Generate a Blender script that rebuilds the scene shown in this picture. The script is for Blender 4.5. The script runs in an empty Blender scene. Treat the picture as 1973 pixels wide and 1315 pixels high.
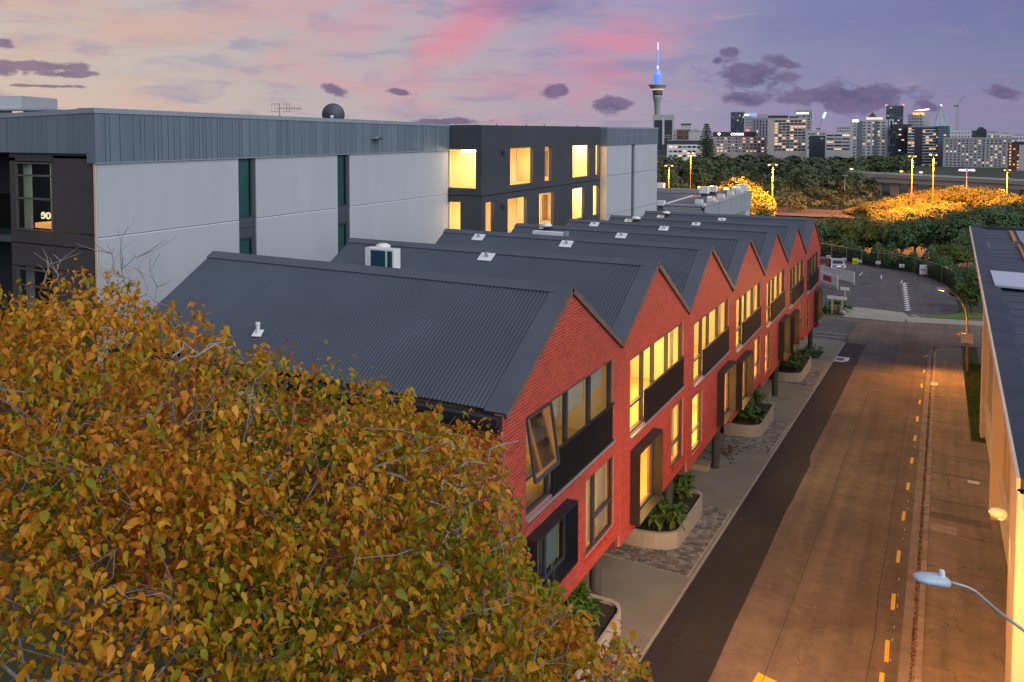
import bpy, bmesh, math, random
import numpy as np
from mathutils import Vector, Matrix
random.seed(7); rng = np.random.default_rng(7)
scene = bpy.context.scene
COL = scene.collection
R_ = math.radians

# ------------------------------------------------------------------ camera
IW, IH, F_PX = 1973.0, 1315.0, 1638.9
PITCH, ROLL, YAW = 0.04927, -0.0010, 0.52447
PPX, PPY = -114.3, -321.39
CAM = np.array([7.968, 0.0, 14.0])
cam = bpy.data.cameras.new('camera'); camo = bpy.data.objects.new('camera', cam); COL.objects.link(camo)
scene.camera = camo
cam.sensor_width = 36.0; cam.lens = 36.0 * F_PX / IW
cam.shift_x = -PPX / IW; cam.shift_y = PPY / IW
cam.clip_start = 0.1; cam.clip_end = 20000
_f0 = np.array([-math.sin(YAW), math.cos(YAW), 0]); _r0 = np.array([math.cos(YAW), math.sin(YAW), 0]); _u0 = np.array([0, 0, 1.0])
CF = _f0 * math.cos(PITCH) - _u0 * math.sin(PITCH); CU = _u0 * math.cos(PITCH) + _f0 * math.sin(PITCH)
CR = _r0 * math.cos(ROLL) + CU * math.sin(ROLL); CU = CU * math.cos(ROLL) - _r0 * math.sin(ROLL)
camo.matrix_world = Matrix(((CR[0], CU[0], -CF[0], CAM[0]), (CR[1], CU[1], -CF[1], CAM[1]), (CR[2], CU[2], -CF[2], CAM[2]), (0, 0, 0, 1)))

# ------------------------------------------------------------------ render / exposure
scene.view_settings.view_transform = 'Standard'; scene.view_settings.look = 'None'
scene.view_settings.exposure = 0.28; scene.view_settings.gamma = 1.0
scene.cycles.use_denoising = True
try: scene.cycles.denoiser = 'OPENIMAGEDENOISE'
except Exception: pass
scene.cycles.max_bounces = 7; scene.cycles.transparent_max_bounces = 12
scene.cycles.sample_clamp_indirect = 6.0
scene.cycles.caustics_reflective = False; scene.cycles.caustics_refractive = False

# pixel -> direction; a distance always comes from a plane or a known size
def ray(x, y): return CF + CR * (x - IW / 2 - PPX) / F_PX - CU * (y - IH / 2 - PPY) / F_PX
def atX(x, y, v): d = ray(x, y); return CAM + d * (v - CAM[0]) / d[0]
def atY(x, y, v): d = ray(x, y); return CAM + d * (v - CAM[1]) / d[1]
def atZ(x, y, v): d = ray(x, y); return CAM + d * (v - CAM[2]) / d[2]
def atD(x, y, v): return CAM + ray(x, y) * v
def atPlane(x, y, p, n):
    d = ray(x, y); p = np.array(p); n = np.array(n); return CAM + d * ((p - CAM) @ n) / (d @ n)
def G(y):
    if y < 88: return -.06 * (y - 23)
    return -3.9
def atG(x, y, off=0.0):
    d = ray(x, y); lo, hi = .1, 3000.
    for _ in range(70):
        t = (lo + hi) / 2; p = CAM + d * t
        if p[2] > G(p[1]) + off: lo = t
        else: hi = t
    return CAM + d * lo

# ------------------------------------------------------------------ world: dusk sky
w = bpy.data.worlds.new('World'); scene.world = w; w.use_nodes = True
nt = w.node_tree; nt.nodes.clear(); N = nt.nodes; LK = nt.links
def nd(t, **k):
    n = N.new(t)
    for a, b in k.items(): setattr(n, a, b)
    return n
def mth(op, a, b=None, c=None, clamp=False):
    n = nd('ShaderNodeMath', operation=op); n.use_clamp = clamp
    for i, q in enumerate((a, b, c)):
        if q is None: continue
        if isinstance(q, (int, float)): n.inputs[i].default_value = q
        else: LK.new(q, n.inputs[i])
    return n.outputs[0]
def mixc(fac, a, b, mode='MIX'):
    n = nd('ShaderNodeMixRGB', blend_type=mode)
    for i, q in enumerate((fac, a, b)):
        if isinstance(q, (int, float)): n.inputs[i].default_value = q
        elif isinstance(q, tuple): n.inputs[i].default_value = (*q, 1)
        else: LK.new(q, n.inputs[i])
    return n.outputs[0]
def ramp(fac, stops, interp='EASE'):
    n = nd('ShaderNodeValToRGB'); n.color_ramp.interpolation = interp
    e = n.color_ramp.elements
    while len(e) < len(stops): e.new(.5)
    for q, (p, c) in zip(e, stops): q.position = p; q.color = (*c, 1)
    LK.new(fac, n.inputs[0]); return n.outputs[0]
def srgb(r, g, b):
    f = lambda c: ((c / 255) / 12.92 if c / 255 <= .04045 else ((c / 255 + .055) / 1.055) ** 2.4)
    return (f(r), f(g), f(b))
tc = nd('ShaderNodeTexCoord'); sep = nd('ShaderNodeSeparateXYZ'); LK.new(tc.outputs['Generated'], sep.inputs[0])
az = mth('ARCTAN2', sep.outputs[0], sep.outputs[1]); el = mth('ARCSINE', sep.outputs[2])
# azimuth factor: 0 towards the sunset (left of frame), 1 on the opposite side, smooth all the way round
SUNAZ = R_(-75)
cosd = mth('COSINE', mth('SUBTRACT', az, SUNAZ))
af = mth('MULTIPLY_ADD', cosd, -.5, .5)
low = ramp(af, [(0, srgb(240, 214, 182)), (.03, srgb(228, 215, 204)), (.10, srgb(214, 205, 206)), (.20, srgb(202, 186, 204)), (.30, srgb(166, 166, 202)), (.42, srgb(154, 156, 194)), (1, srgb(122, 124, 168))])
high = ramp(af, [(0, srgb(224, 210, 206)), (.04, srgb(214, 206, 210)), (.12, srgb(208, 196, 212)), (.22, srgb(190, 174, 216)), (.32, srgb(138, 146, 200)), (.42, srgb(120, 130, 186)), (1, srgb(104, 114, 172))])
zen = ramp(af, [(0, srgb(204, 198, 208)), (.5, srgb(172, 182, 210)), (1, srgb(150, 164, 200))])
elf = mth('DIVIDE', el, R_(10), clamp=True); base = mixc(elf, low, high)
elz = nd('ShaderNodeMapRange', interpolation_type='SMOOTHSTEP'); LK.new(el, elz.inputs[0]); elz.inputs[1].default_value = R_(9); elz.inputs[2].default_value = R_(45)
base = mixc(elz.outputs[0], base, zen)
comb = nd('ShaderNodeCombineXYZ'); LK.new(az, comb.inputs[0]); LK.new(el, comb.inputs[1])
def noise(vec, scale, detail=5, rough=.55, dist=0, loc=(0, 0, 0), rot=0, sc=(1, 1, 1)):
    mp = nd('ShaderNodeMapping'); LK.new(vec, mp.inputs[0]); mp.inputs['Location'].default_value = loc; mp.inputs['Rotation'].default_value = (0, 0, rot); mp.inputs['Scale'].default_value = sc
    n = nd('ShaderNodeTexNoise'); LK.new(mp.outputs[0], n.inputs['Vector']); n.inputs['Scale'].default_value = scale; n.inputs['Detail'].default_value = detail
    n.inputs['Roughness'].default_value = rough; n.inputs['Distortion'].default_value = dist; return n.outputs['Fac']
def sstep(v, a, b):
    n = nd('ShaderNodeMapRange', interpolation_type='SMOOTHSTEP'); LK.new(v, n.inputs[0]); n.inputs[1].default_value = a; n.inputs[2].default_value = b; return n.outputs[0]
def azel(px, py):
    d = ray(px, py); d = d / np.linalg.norm(d); return math.atan2(d[0], d[1]), math.asin(d[2])
def blob(px, py, rx, ry, rot=0):
    a, e = azel(px, py); sx, sy = F_PX / rx, F_PX / ry
    m1 = nd('ShaderNodeVectorMath', operation='SUBTRACT'); LK.new(comb.outputs[0], m1.inputs[0]); m1.inputs[1].default_value = (a, e, 0)
    mp = nd('ShaderNodeMapping', vector_type='POINT'); LK.new(m1.outputs[0], mp.inputs[0]); mp.inputs['Rotation'].default_value = (0, 0, 0)
    if rot:
        rt = nd('ShaderNodeMapping', vector_type='POINT'); LK.new(m1.outputs[0], rt.inputs[0]); rt.inputs['Rotation'].default_value = (0, 0, rot); LK.new(rt.outputs[0], mp.inputs[0])
    mp.inputs['Scale'].default_value = (sx, sy, 1)
    ln = nd('ShaderNodeVectorMath', operation='LENGTH'); LK.new(mp.outputs[0], ln.inputs[0])
    return mth('SUBTRACT', 1.0, ln.outputs['Value'])
cirr = noise(comb.outputs[0], 5.2, 6, .58, .6, (1.3, .4, 0), R_(14), (1, 3.4, 1))
cirr2 = noise(comb.outputs[0], 11, 5, .6, .5, (4.1, 2.2, 0), R_(-10), (1, 4.5, 1))
# broad blue-violet veils, then the pink lit streaks of high cloud
base = mixc(mth('MULTIPLY', sstep(cirr2, .46, .72), .55), base, srgb(150, 150, 200))
cirr3 = noise(comb.outputs[0], 19, 7, .66, .8, (2.2, 5.1, 0), R_(20), (1, 4.2, 1))
base = mixc(mth('MULTIPLY', sstep(cirr3, .52, .74), mth('SUBTRACT', .30, mth('MULTIPLY', sstep(af, .2, .36), .18))), base, srgb(236, 208, 208))
pink = srgb(255, 158, 186); peach = srgb(244, 196, 182)
pc = mixc(sstep(af, .04, .14), peach, pink)
streak = mth('MULTIPLY', sstep(cirr, .47, .72), mth('SUBTRACT', .56, mth('MULTIPLY', sstep(af, .2, .34), .47)))
base = mixc(streak, base, pc)
fine = noise(comb.outputs[0], 26, 6, .62, .4, (0, 7, 0), R_(8), (1, 3, 1))
for (px, py, rx, ry, rot, k) in ((900, 60, 190, 60, -.55, .75), (420, 40, 420, 55, -.18, .5), (1190, 82, 170, 38, .05, .65), (1010, 165, 260, 40, 0, .3), (680, 60, 200, 60, -.3, .35)):
    m = sstep(mth('ADD', blob(px, py, rx, ry, rot), mth('MULTIPLY_ADD', fine, 1.4, -.75)), -.1, .85)
    base = mixc(mth('MULTIPLY', m, k), base, pc)
for (px, py, rx, ry, rot, k) in ((1020, 10, 170, 40, 0, .55), (1750, 30, 420, 60, 0, .25), (1185, 130, 160, 20, 0, .25)):
    m = sstep(mth('ADD', blob(px, py, rx, ry, rot), mth('MULTIPLY_ADD', fine, 1.4, -.75)), -.1, .85)
    base = mixc(mth('MULTIPLY', m, k), base, srgb(120, 122, 186))
# scattered small cumulus
cn = noise(comb.outputs[0], 38, 9, .6, .35, (3, 1, 0), 0, (1, 1.7, 1))
cm = None
for (px, py, rx, ry, rot) in ((1450, 147, 88, 34, .12), (1508, 120, 38, 13, .3), (1408, 100, 24, 12, 0), (1381, 118, 13, 11, 0), (1432, 192, 60, 15, .2), (1640, 186, 140, 32, 0), (1072, 175, 44, 16, 0), (1180, 203, 42, 20, 0),
        (1932, 180, 28, 14, .3), (646, 174, 34, 12, .4), (768, 178, 38, 8, .15), (862, 234, 90, 8, 0), (6, 134, 30, 20, 0), (85, 128, 95, 12, 0), (130, 143, 80, 9, 0), (8, 82, 20, 14, 0), (90, 166, 90, 4, 0), (1790, 205, 22, 10, .5)):
    b = blob(px, py, rx, ry, rot); cm = b if cm is None else mth('MAXIMUM', cm, b)
cden = sstep(mth('ADD', cm, mth('MULTIPLY_ADD', cn, 2.6, -1.3)), .06, .6)
ccol = mixc(sstep(cn, .38, .66), srgb(104, 100, 148), srgb(134, 118, 160))
base = mixc(mth('MULTIPLY', cden, .9), base, ccol)
# below the horizon: dim ground haze
base = mixc(sstep(el, 0.0, -.05), base, srgb(96, 88, 96))
sky = nd('ShaderNodeTexSky', sky_type='NISHITA'); sky.sun_disc = False; sky.sun_elevation = R_(2.0); sky.sun_rotation = SUNAZ
bg = nd('ShaderNodeBackground'); LK.new(base, bg.inputs[0]); bg.inputs[1].default_value = 0.585
bg2 = nd('ShaderNodeBackground'); LK.new(sky.outputs[0], bg2.inputs[0]); bg2.inputs[1].default_value = 0.008
ad = nd('ShaderNodeAddShader'); LK.new(bg.outputs[0], ad.inputs[0]); LK.new(bg2.outputs[0], ad.inputs[1])
wo = nd('ShaderNodeOutputWorld'); LK.new(ad.outputs[0], wo.inputs[0])
# soft fill from right of and behind the camera, added to brighten walls
sl = bpy.data.lights.new('dusk_fill', 'SUN'); sl.energy = 2.3; sl.angle = R_(70); sl.color = (.92, .97, 1.0)
so = bpy.data.objects.new('dusk_fill', sl); COL.objects.link(so)
so.rotation_euler = Vector((-.85, .40, -.50)).to_track_quat('-Z', 'Y').to_euler()

# ------------------------------------------------------------------ materials
MATS = {}
def M(name, col, rough=.7, var=.12, scale=1.5, bump=0., bscale=30., metal=0., isl=0., obj=0., spec=.4, col2=None, detail=4, stretch=None, emit=None, estr=0., transl=0.):
    if name in MATS: return MATS[name]
    m = bpy.data.materials.new(name); m.use_nodes = True; MATS[name] = m
    t = m.node_tree; P = t.nodes['Principled BSDF']; L = t.links
    P.inputs['Roughness'].default_value = rough; P.inputs['Metallic'].default_value = metal; P.inputs['Specular IOR Level'].default_value = spec
    def node(k, **kw):
        q = t.nodes.new(k)
        for a, b in kw.items(): setattr(q, a, b)
        return q
    c = node('ShaderNodeTexCoord'); vec = c.outputs['Object']
    if stretch:
        mp = node('ShaderNodeMapping'); mp.inputs['Scale'].default_value = stretch; L.new(vec, mp.inputs[0]); vec = mp.outputs[0]
    n1 = node('ShaderNodeTexNoise'); L.new(vec, n1.inputs['Vector']); n1.inputs['Scale'].default_value = scale; n1.inputs['Detail'].default_value = detail; n1.inputs['Roughness'].default_value = .6
    rp = node('ShaderNodeValToRGB'); e = rp.color_ramp.elements; e[0].position = .3; e[1].position = .7
    c2 = col2 if col2 else tuple(min(1, x * (1 + var)) for x in col)
    e[0].color = (*[x * (1 - (0 if col2 else var)) for x in col], 1); e[1].color = (*c2, 1)
    L.new(n1.outputs['Fac'], rp.inputs[0]); out = rp.outputs[0]
    if isl or obj:
        g = node('ShaderNodeNewGeometry'); oi = node('ShaderNodeObjectInfo')
        a = node('ShaderNodeMath', operation='ADD'); L.new(g.outputs['Random Per Island'], a.inputs[0]); L.new(oi.outputs['Random'], a.inputs[1])
        fr = node('ShaderNodeMath', operation='FRACT'); L.new(a.outputs[0], fr.inputs[0])
        mr = node('ShaderNodeMapRange'); L.new(fr.outputs[0], mr.inputs[0]); k = isl or obj; mr.inputs[3].default_value = 1 - k; mr.inputs[4].default_value = 1 + k
        mx = node('ShaderNodeVectorMath', operation='SCALE'); L.new(out, mx.inputs[0]); L.new(mr.outputs[0], mx.inputs['Scale']); out = mx.outputs[0]
    L.new(out, P.inputs['Base Color'])
    if bump:
        n2 = node('ShaderNodeTexNoise'); L.new(vec, n2.inputs['Vector']); n2.inputs['Scale'].default_value = bscale; n2.inputs['Detail'].default_value = 3
        b = node('ShaderNodeBump'); b.inputs['Strength'].default_value = bump; b.inputs['Distance'].default_value = .02; L.new(n2.outputs['Fac'], b.inputs['Height']); L.new(b.outputs[0], P.inputs['Normal'])
    if emit:
        P.inputs['Emission Color'].default_value = (*emit, 1); P.inputs['Emission Strength'].default_value = estr
    if transl:
        tr = node('ShaderNodeBsdfTranslucent'); L.new(out, tr.inputs[0]); ms = node('ShaderNodeMixShader'); ms.inputs[0].default_value = transl
        o = t.nodes['Material Output']; L.new(P.outputs[0], ms.inputs[1]); L.new(tr.outputs[0], ms.inputs[2]); L.new(ms.outputs[0], o.inputs[0])
    return m
def leafmat(name, cols, rough=.55, transl=.25):
    m = bpy.data.materials.new(name); m.use_nodes = True; MATS[name] = m; t = m.node_tree; P = t.nodes['Principled BSDF']; L = t.links
    P.inputs['Roughness'].default_value = rough; P.inputs['Specular IOR Level'].default_value = .25
    g = t.nodes.new('ShaderNodeNewGeometry'); oi = t.nodes.new('ShaderNodeObjectInfo'); a = t.nodes.new('ShaderNodeMath'); a.operation = 'ADD'
    L.new(g.outputs['Random Per Island'], a.inputs[0]); L.new(oi.outputs['Random'], a.inputs[1]); fr = t.nodes.new('ShaderNodeMath'); fr.operation = 'FRACT'; L.new(a.outputs[0], fr.inputs[0])
    c = t.nodes.new('ShaderNodeTexCoord'); n = t.nodes.new('ShaderNodeTexNoise'); L.new(c.outputs['Object'], n.inputs['Vector']); n.inputs['Scale'].default_value = .55; n.inputs['Detail'].default_value = 3
    ma = t.nodes.new('ShaderNodeMath'); ma.operation = 'MULTIPLY_ADD'; L.new(fr.outputs[0], ma.inputs[0]); ma.inputs[1].default_value = .62
    mb = t.nodes.new('ShaderNodeMath'); mb.operation = 'MULTIPLY_ADD'; L.new(n.outputs['Fac'], mb.inputs[0]); mb.inputs[1].default_value = 1.7; mb.inputs[2].default_value = -.58; L.new(mb.outputs[0], ma.inputs[2])
    rp = t.nodes.new('ShaderNodeValToRGB'); e = rp.color_ramp.elements
    while len(e) < len(cols): e.new(.5)
    for i, (q, cc) in enumerate(zip(e, cols)): q.position = i / (len(cols) - 1); q.color = (*cc, 1)
    L.new(ma.outputs[0], rp.inputs[0]); L.new(rp.outputs[0], P.inputs['Base Color'])
    tr = t.nodes.new('ShaderNodeBsdfTranslucent'); L.new(rp.outputs[0], tr.inputs[0]); ms = t.nodes.new('ShaderNodeMixShader'); ms.inputs[0].default_value = transl
    o = t.nodes['Material Output']; L.new(P.outputs[0], ms.inputs[1]); L.new(tr.outputs[0], ms.inputs[2]); L.new(ms.outputs[0], o.inputs[0])
    return m
def glassmat(name, tint=(.9, .95, .95), refl=1.0):
    m = bpy.data.materials.new(name); m.use_nodes = True; MATS[name] = m; t = m.node_tree; t.nodes.clear(); L = t.links
    tr = t.nodes.new('ShaderNodeBsdfTransparent'); tr.inputs[0].default_value = (*tint, 1)
    gl = t.nodes.new('ShaderNodeBsdfGlossy'); gl.inputs['Roughness'].default_value = .03
    fr = t.nodes.new('ShaderNodeFresnel'); fr.inputs[0].default_value = 1.5; mu = t.nodes.new('ShaderNodeMath'); mu.operation = 'MULTIPLY'; mu.inputs[1].default_value = refl; mu.use_clamp = True; L.new(fr.outputs[0], mu.inputs[0])
    ms = t.nodes.new('ShaderNodeMixShader'); L.new(mu.outputs[0], ms.inputs[0]); L.new(tr.outputs[0], ms.inputs[1]); L.new(gl.outputs[0], ms.inputs[2])
    o = t.nodes.new('ShaderNodeOutputMaterial'); L.new(ms.outputs[0], o.inputs[0]); return m
def emat(name, col, s):
    m = bpy.data.materials.new(name); m.use_nodes = True; MATS[name] = m; t = m.node_tree; P = t.nodes['Principled BSDF']
    P.inputs['Base Color'].default_value = (.3, .3, .3, 1); P.inputs['Emission Color'].default_value = (*col, 1); P.inputs['Emission Strength'].default_value = s; return m

M('brick', (.33, .033, .02), .5, .2, 5, .12, 60, isl=.2, col2=(.43, .05, .028)); M('mortar', (.52, .22, .17), .9, .15, 4)
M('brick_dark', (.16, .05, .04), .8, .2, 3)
M('roof_steel', (.050, .064, .086), .45, .2, .35, .0, spec=.5, detail=5); M('flash_steel', (.062, .077, .10), .4, .12, .6, spec=.5)
M('barge', (.13, .10, .08), .5); M('black_steel', (.018, .018, .02), .45, .2, 2); M('bronze', (.085, .07, .055), .42, .2, 1.2, metal=.3)
M('box_steel', (.04, .034, .03), .42, .18, 1.5, metal=.2); M('slat', (.016, .015, .015), .5); M('column', (.055, .06, .06), .5, .15, 2)
M('concrete', (.185, .18, .135), .85, .16, .8, .25, 45, detail=7); M('concrete_pale', (.31, .29, .225), .85, .14, 1.2, .2, 40, detail=6); M('gutter_conc', (.24, .19, .14), .88, .25, 2, .2, 40, detail=7); M('cob_mortar', (.36, .34, .28), .9, .15, 3); M('soil', (.03, .022, .016), .95, .3, 8, .6, 20)
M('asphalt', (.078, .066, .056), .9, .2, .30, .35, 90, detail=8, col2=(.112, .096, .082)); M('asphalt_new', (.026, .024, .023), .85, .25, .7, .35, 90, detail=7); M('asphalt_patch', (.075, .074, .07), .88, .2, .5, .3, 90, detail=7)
M('asphalt_park', (.062, .062, .068), .88, .22, .25, .35, 60, detail=8); M('path', (.165, .13, .095), .9, .18, .9, .25, 60, detail=7, isl=.06, obj=.07); M('kerb', (.30, .23, .165), .85, .2, 3, .2, 50, obj=.12)
M('cobble', (.17, .16, .135), .8, .25, 4, .3, 30, isl=.5); M('yellow_paint', (.80, .47, .03), .6, .15, 6, .1, 40); M('white_paint', (.6, .6, .58), .7, .25, 5)
M('litter', (.11, .034, .014), .9, .3, 14, .5, 20); M('white_wall', (.40, .415, .435), .75, .05, .9, .05, 12, detail=8, stretch=(1, 1, .22)); M('clad', (.155, .195, .23), .42, .07, .8, metal=.15, obj=.10); M('clad_trim', (.25, .28, .31), .45, .08, .8)
M('clad_gap', (.03, .04, .05), .7); M('brown_wall', (.062, .055, .05), .6, .12, .5); M('char_wall', (.052, .057, .064), .55, .12, .5); M('slot_panel', (.06, .07, .085), .5)
M('frame', (.05, .055, .06), .45); M('frame_brown', (.09, .08, .07), .45); M('cream_wall', (.66, .52, .36), .8, .07, .6, .06, 14, detail=6); M('room_wall', (.85, .76, .56), .9, .05, .4); M('room_floor', (.55, .38, .16), .6, .15, 1); M('door_brown', (.30, .2, .09), .6)
M('white_metal', (.72, .73, .72), .5, .08, 2); M('grey_metal', (.33, .36, .38), .4, .1, 2, metal=.4); M('lamp_grey', (.42, .50, .58), .4, .08, 3); M('membrane', (.055, .063, .078), .6, .4, .55, .15, 8, detail=8, stretch=(.35, 2.2, 1)); M('membrane_cap', (.03, .036, .045), .5, .4, .8, .2, 6, detail=7)
M('membrane_wet', (.09, .1, .12), .25, .2, 2); M('skylight', (.52, .55, .62), .35, .06, .7); M('rust_lampglow', (.42, .2, .05), .8, .3, 3); M('timber', (.42, .33, .2), .8, .2, 4); M('rock', (.13, .085, .065), .9, .3, 2, .6, 5)
M('grass', (.09, .15, .018), .9, .3, 2); M('ground', (.035, .045, .022), .95, .35, .03); M('bark', (.26, .23, .21), .85, .3, 6, .5, 20); M('bark_dark', (.07, .058, .048), .9, .3, 4)
M('corr_grey', (.29, .31, .31), .5, .08, 1); M('flat_roof', (.05, .075, .095), .6, .12, .2); M('viaduct', (.17, .14, .125), .9, .15, .1); M('highway', (.14, .11, .09), .85, .2, .05)
M('curtain', (.62, .6, .5), .9, .1, 3, transl=.4); M('curtain_green', (.2, .28, .25), .9, .12, 3); M('teal_blind', (.15, .29, .30), .5, .2, .7); M('dark_room', (.02, .022, .025), .9)
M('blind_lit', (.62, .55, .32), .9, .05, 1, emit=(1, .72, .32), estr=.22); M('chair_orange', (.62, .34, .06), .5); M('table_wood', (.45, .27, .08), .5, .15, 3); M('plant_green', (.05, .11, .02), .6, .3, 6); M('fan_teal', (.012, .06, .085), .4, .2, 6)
M('car_silver', (.45, .47, .5), .28, .04, 2, metal=.5, spec=.6); M('car_red', (.12, .015, .025), .3, .05, 2, spec=.6); M('tyre', (.015, .015, .016), .8); M('car_glass', (.015, .018, .022), .12, spec=.8); M('tail_red', (.35, .02, .02), .3)
M('sign_yellow', (.55, .62, .02), .5); M('sign_white', (.62, .62, .58), .6); M('sign_red', (.5, .05, .1), .5); M('fence_dark', (.02, .022, .022), .6)
def roadmat(name, col, lo=.72, hi=1.3):
    m = bpy.data.materials.new(name); m.use_nodes = True; MATS[name] = m; t = m.node_tree; P = t.nodes['Principled BSDF']; L = t.links; P.inputs['Roughness'].default_value = .88
    c = t.nodes.new('ShaderNodeTexCoord'); val = None
    for sc, det, st, a, b in ((.5, 6, (1, 1, 1), .8, 1.22), (1.0, 5, (2.6, .07, 1), .82, 1.2), (3.0, 8, (1, 1, 1), .85, 1.15), (70, 3, (1, 1, 1), .6, 1.4)):
        mp = t.nodes.new('ShaderNodeMapping'); mp.inputs['Scale'].default_value = st; L.new(c.outputs['Object'], mp.inputs[0]); n = t.nodes.new('ShaderNodeTexNoise'); n.inputs['Scale'].default_value = sc; n.inputs['Detail'].default_value = det; L.new(mp.outputs[0], n.inputs['Vector'])
        r = t.nodes.new('ShaderNodeMapRange'); L.new(n.outputs['Fac'], r.inputs[0]); r.inputs[1].default_value = .3; r.inputs[2].default_value = .7; r.inputs[3].default_value = a; r.inputs[4].default_value = b
        if val is None: val = r.outputs[0]
        else: q = t.nodes.new('ShaderNodeMath'); q.operation = 'MULTIPLY'; L.new(val, q.inputs[0]); L.new(r.outputs[0], q.inputs[1]); val = q.outputs[0]
    v = t.nodes.new('ShaderNodeTexVoronoi'); v.feature = 'DISTANCE_TO_EDGE'; v.inputs['Scale'].default_value = .22; v.inputs['Randomness'].default_value = 1; n = t.nodes.new('ShaderNodeTexNoise'); n.inputs['Scale'].default_value = 1.6; n.inputs['Detail'].default_value = 6; L.new(c.outputs['Object'], n.inputs['Vector'])
    ad_ = t.nodes.new('ShaderNodeVectorMath'); ad_.operation = 'MULTIPLY_ADD'; L.new(n.outputs['Color'], ad_.inputs[0]); ad_.inputs[1].default_value = (1.2, 1.2, 0); L.new(c.outputs['Object'], ad_.inputs[2]); L.new(ad_.outputs[0], v.inputs['Vector'])
    r = t.nodes.new('ShaderNodeMapRange'); L.new(v.outputs['Distance'], r.inputs[0]); r.inputs[1].default_value = .0015; r.inputs[2].default_value = .004; r.inputs[3].default_value = .6; r.inputs[4].default_value = 1
    q = t.nodes.new('ShaderNodeMath'); q.operation = 'MULTIPLY'; L.new(val, q.inputs[0]); L.new(r.outputs[0], q.inputs[1]); sc_ = t.nodes.new('ShaderNodeVectorMath'); sc_.operation = 'SCALE'; sc_.inputs[0].default_value = col; L.new(q.outputs[0], sc_.inputs['Scale']); L.new(sc_.outputs[0], P.inputs['Base Color'])
    n2 = t.nodes.new('ShaderNodeTexNoise'); n2.inputs['Scale'].default_value = 90; L.new(c.outputs['Object'], n2.inputs['Vector']); b = t.nodes.new('ShaderNodeBump'); b.inputs['Strength'].default_value = .35; b.inputs['Distance'].default_value = .015; L.new(n2.outputs['Fac'], b.inputs['Height']); L.new(b.outputs[0], P.inputs['Normal'])
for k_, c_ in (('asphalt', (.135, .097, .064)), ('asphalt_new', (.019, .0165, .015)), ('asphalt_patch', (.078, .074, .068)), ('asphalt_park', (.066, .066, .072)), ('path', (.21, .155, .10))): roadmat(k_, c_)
leafmat('leaf_autumn', [(.06, .10, .010), (.11, .15, .010), (.20, .21, .010), (.32, .26, .010), (.50, .27, .012), (.62, .24, .014), (.52, .15, .016), (.74, .36, .03)], .5, .35)
leafmat('leaf_dark', [(.03, .064, .03), (.055, .11, .046), (.085, .15, .058), (.12, .18, .07)], .55, .2)
leafmat('leaf_mid', [(.04, .08, .016), (.07, .12, .024), (.115, .145, .028), (.17, .15, .035)], .55, .2)
leafmat('leaf_far', [(.035, .07, .032), (.065, .105, .045), (.105, .13, .055), (.15, .135, .08)], .7, .15)
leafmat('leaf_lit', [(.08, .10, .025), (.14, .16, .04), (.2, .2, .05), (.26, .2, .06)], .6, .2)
leafmat('leaf_agave', [(.03, .11, .02), (.05, .15, .03), (.08, .2, .04)], .5, .2)
leafmat('leaf_planter', [(.025, .08, .012), (.05, .12, .02), (.09, .16, .025), (.13, .18, .03)], .45, .2)
glassmat('glass', (.92, .93, .9), .9); glassmat('glass_teal', (.55, .72, .72), 1.0); glassmat('glass_clear', (.85, .9, .9), .6)
emat('lamp_glow', (1, .4, .07), 7); emat('lamp_glow2', (1, .5, .15), 6); emat('lamp_soft', (1, .85, .55), 3); emat('lamp_white', (1, .9, .7), 12); emat('win_warm', (1, .52, .15), .75); emat('win_white', (1, .82, .55), .7); emat('sign_glow', (1, 1, 1), 2.5); emat('sign_orange', (1, .42, .04), 2.5); emat('sign_blue', (.06, .2, .95), 1.6)
emat('neon', (1, .85, .45), .9); emat('bench_lit', (1, .38, .05), .7); emat('tower_blue', (.05, .16, .8), 1.1); emat('tower_white', (.6, .7, 1), 1.2); emat('red_beacon', (1, .1, .1), 3); emat('sign_redglow', (1, .06, .1), 1.2); emat('cyan_glow', (.4, .9, 1), 1.3)

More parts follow.
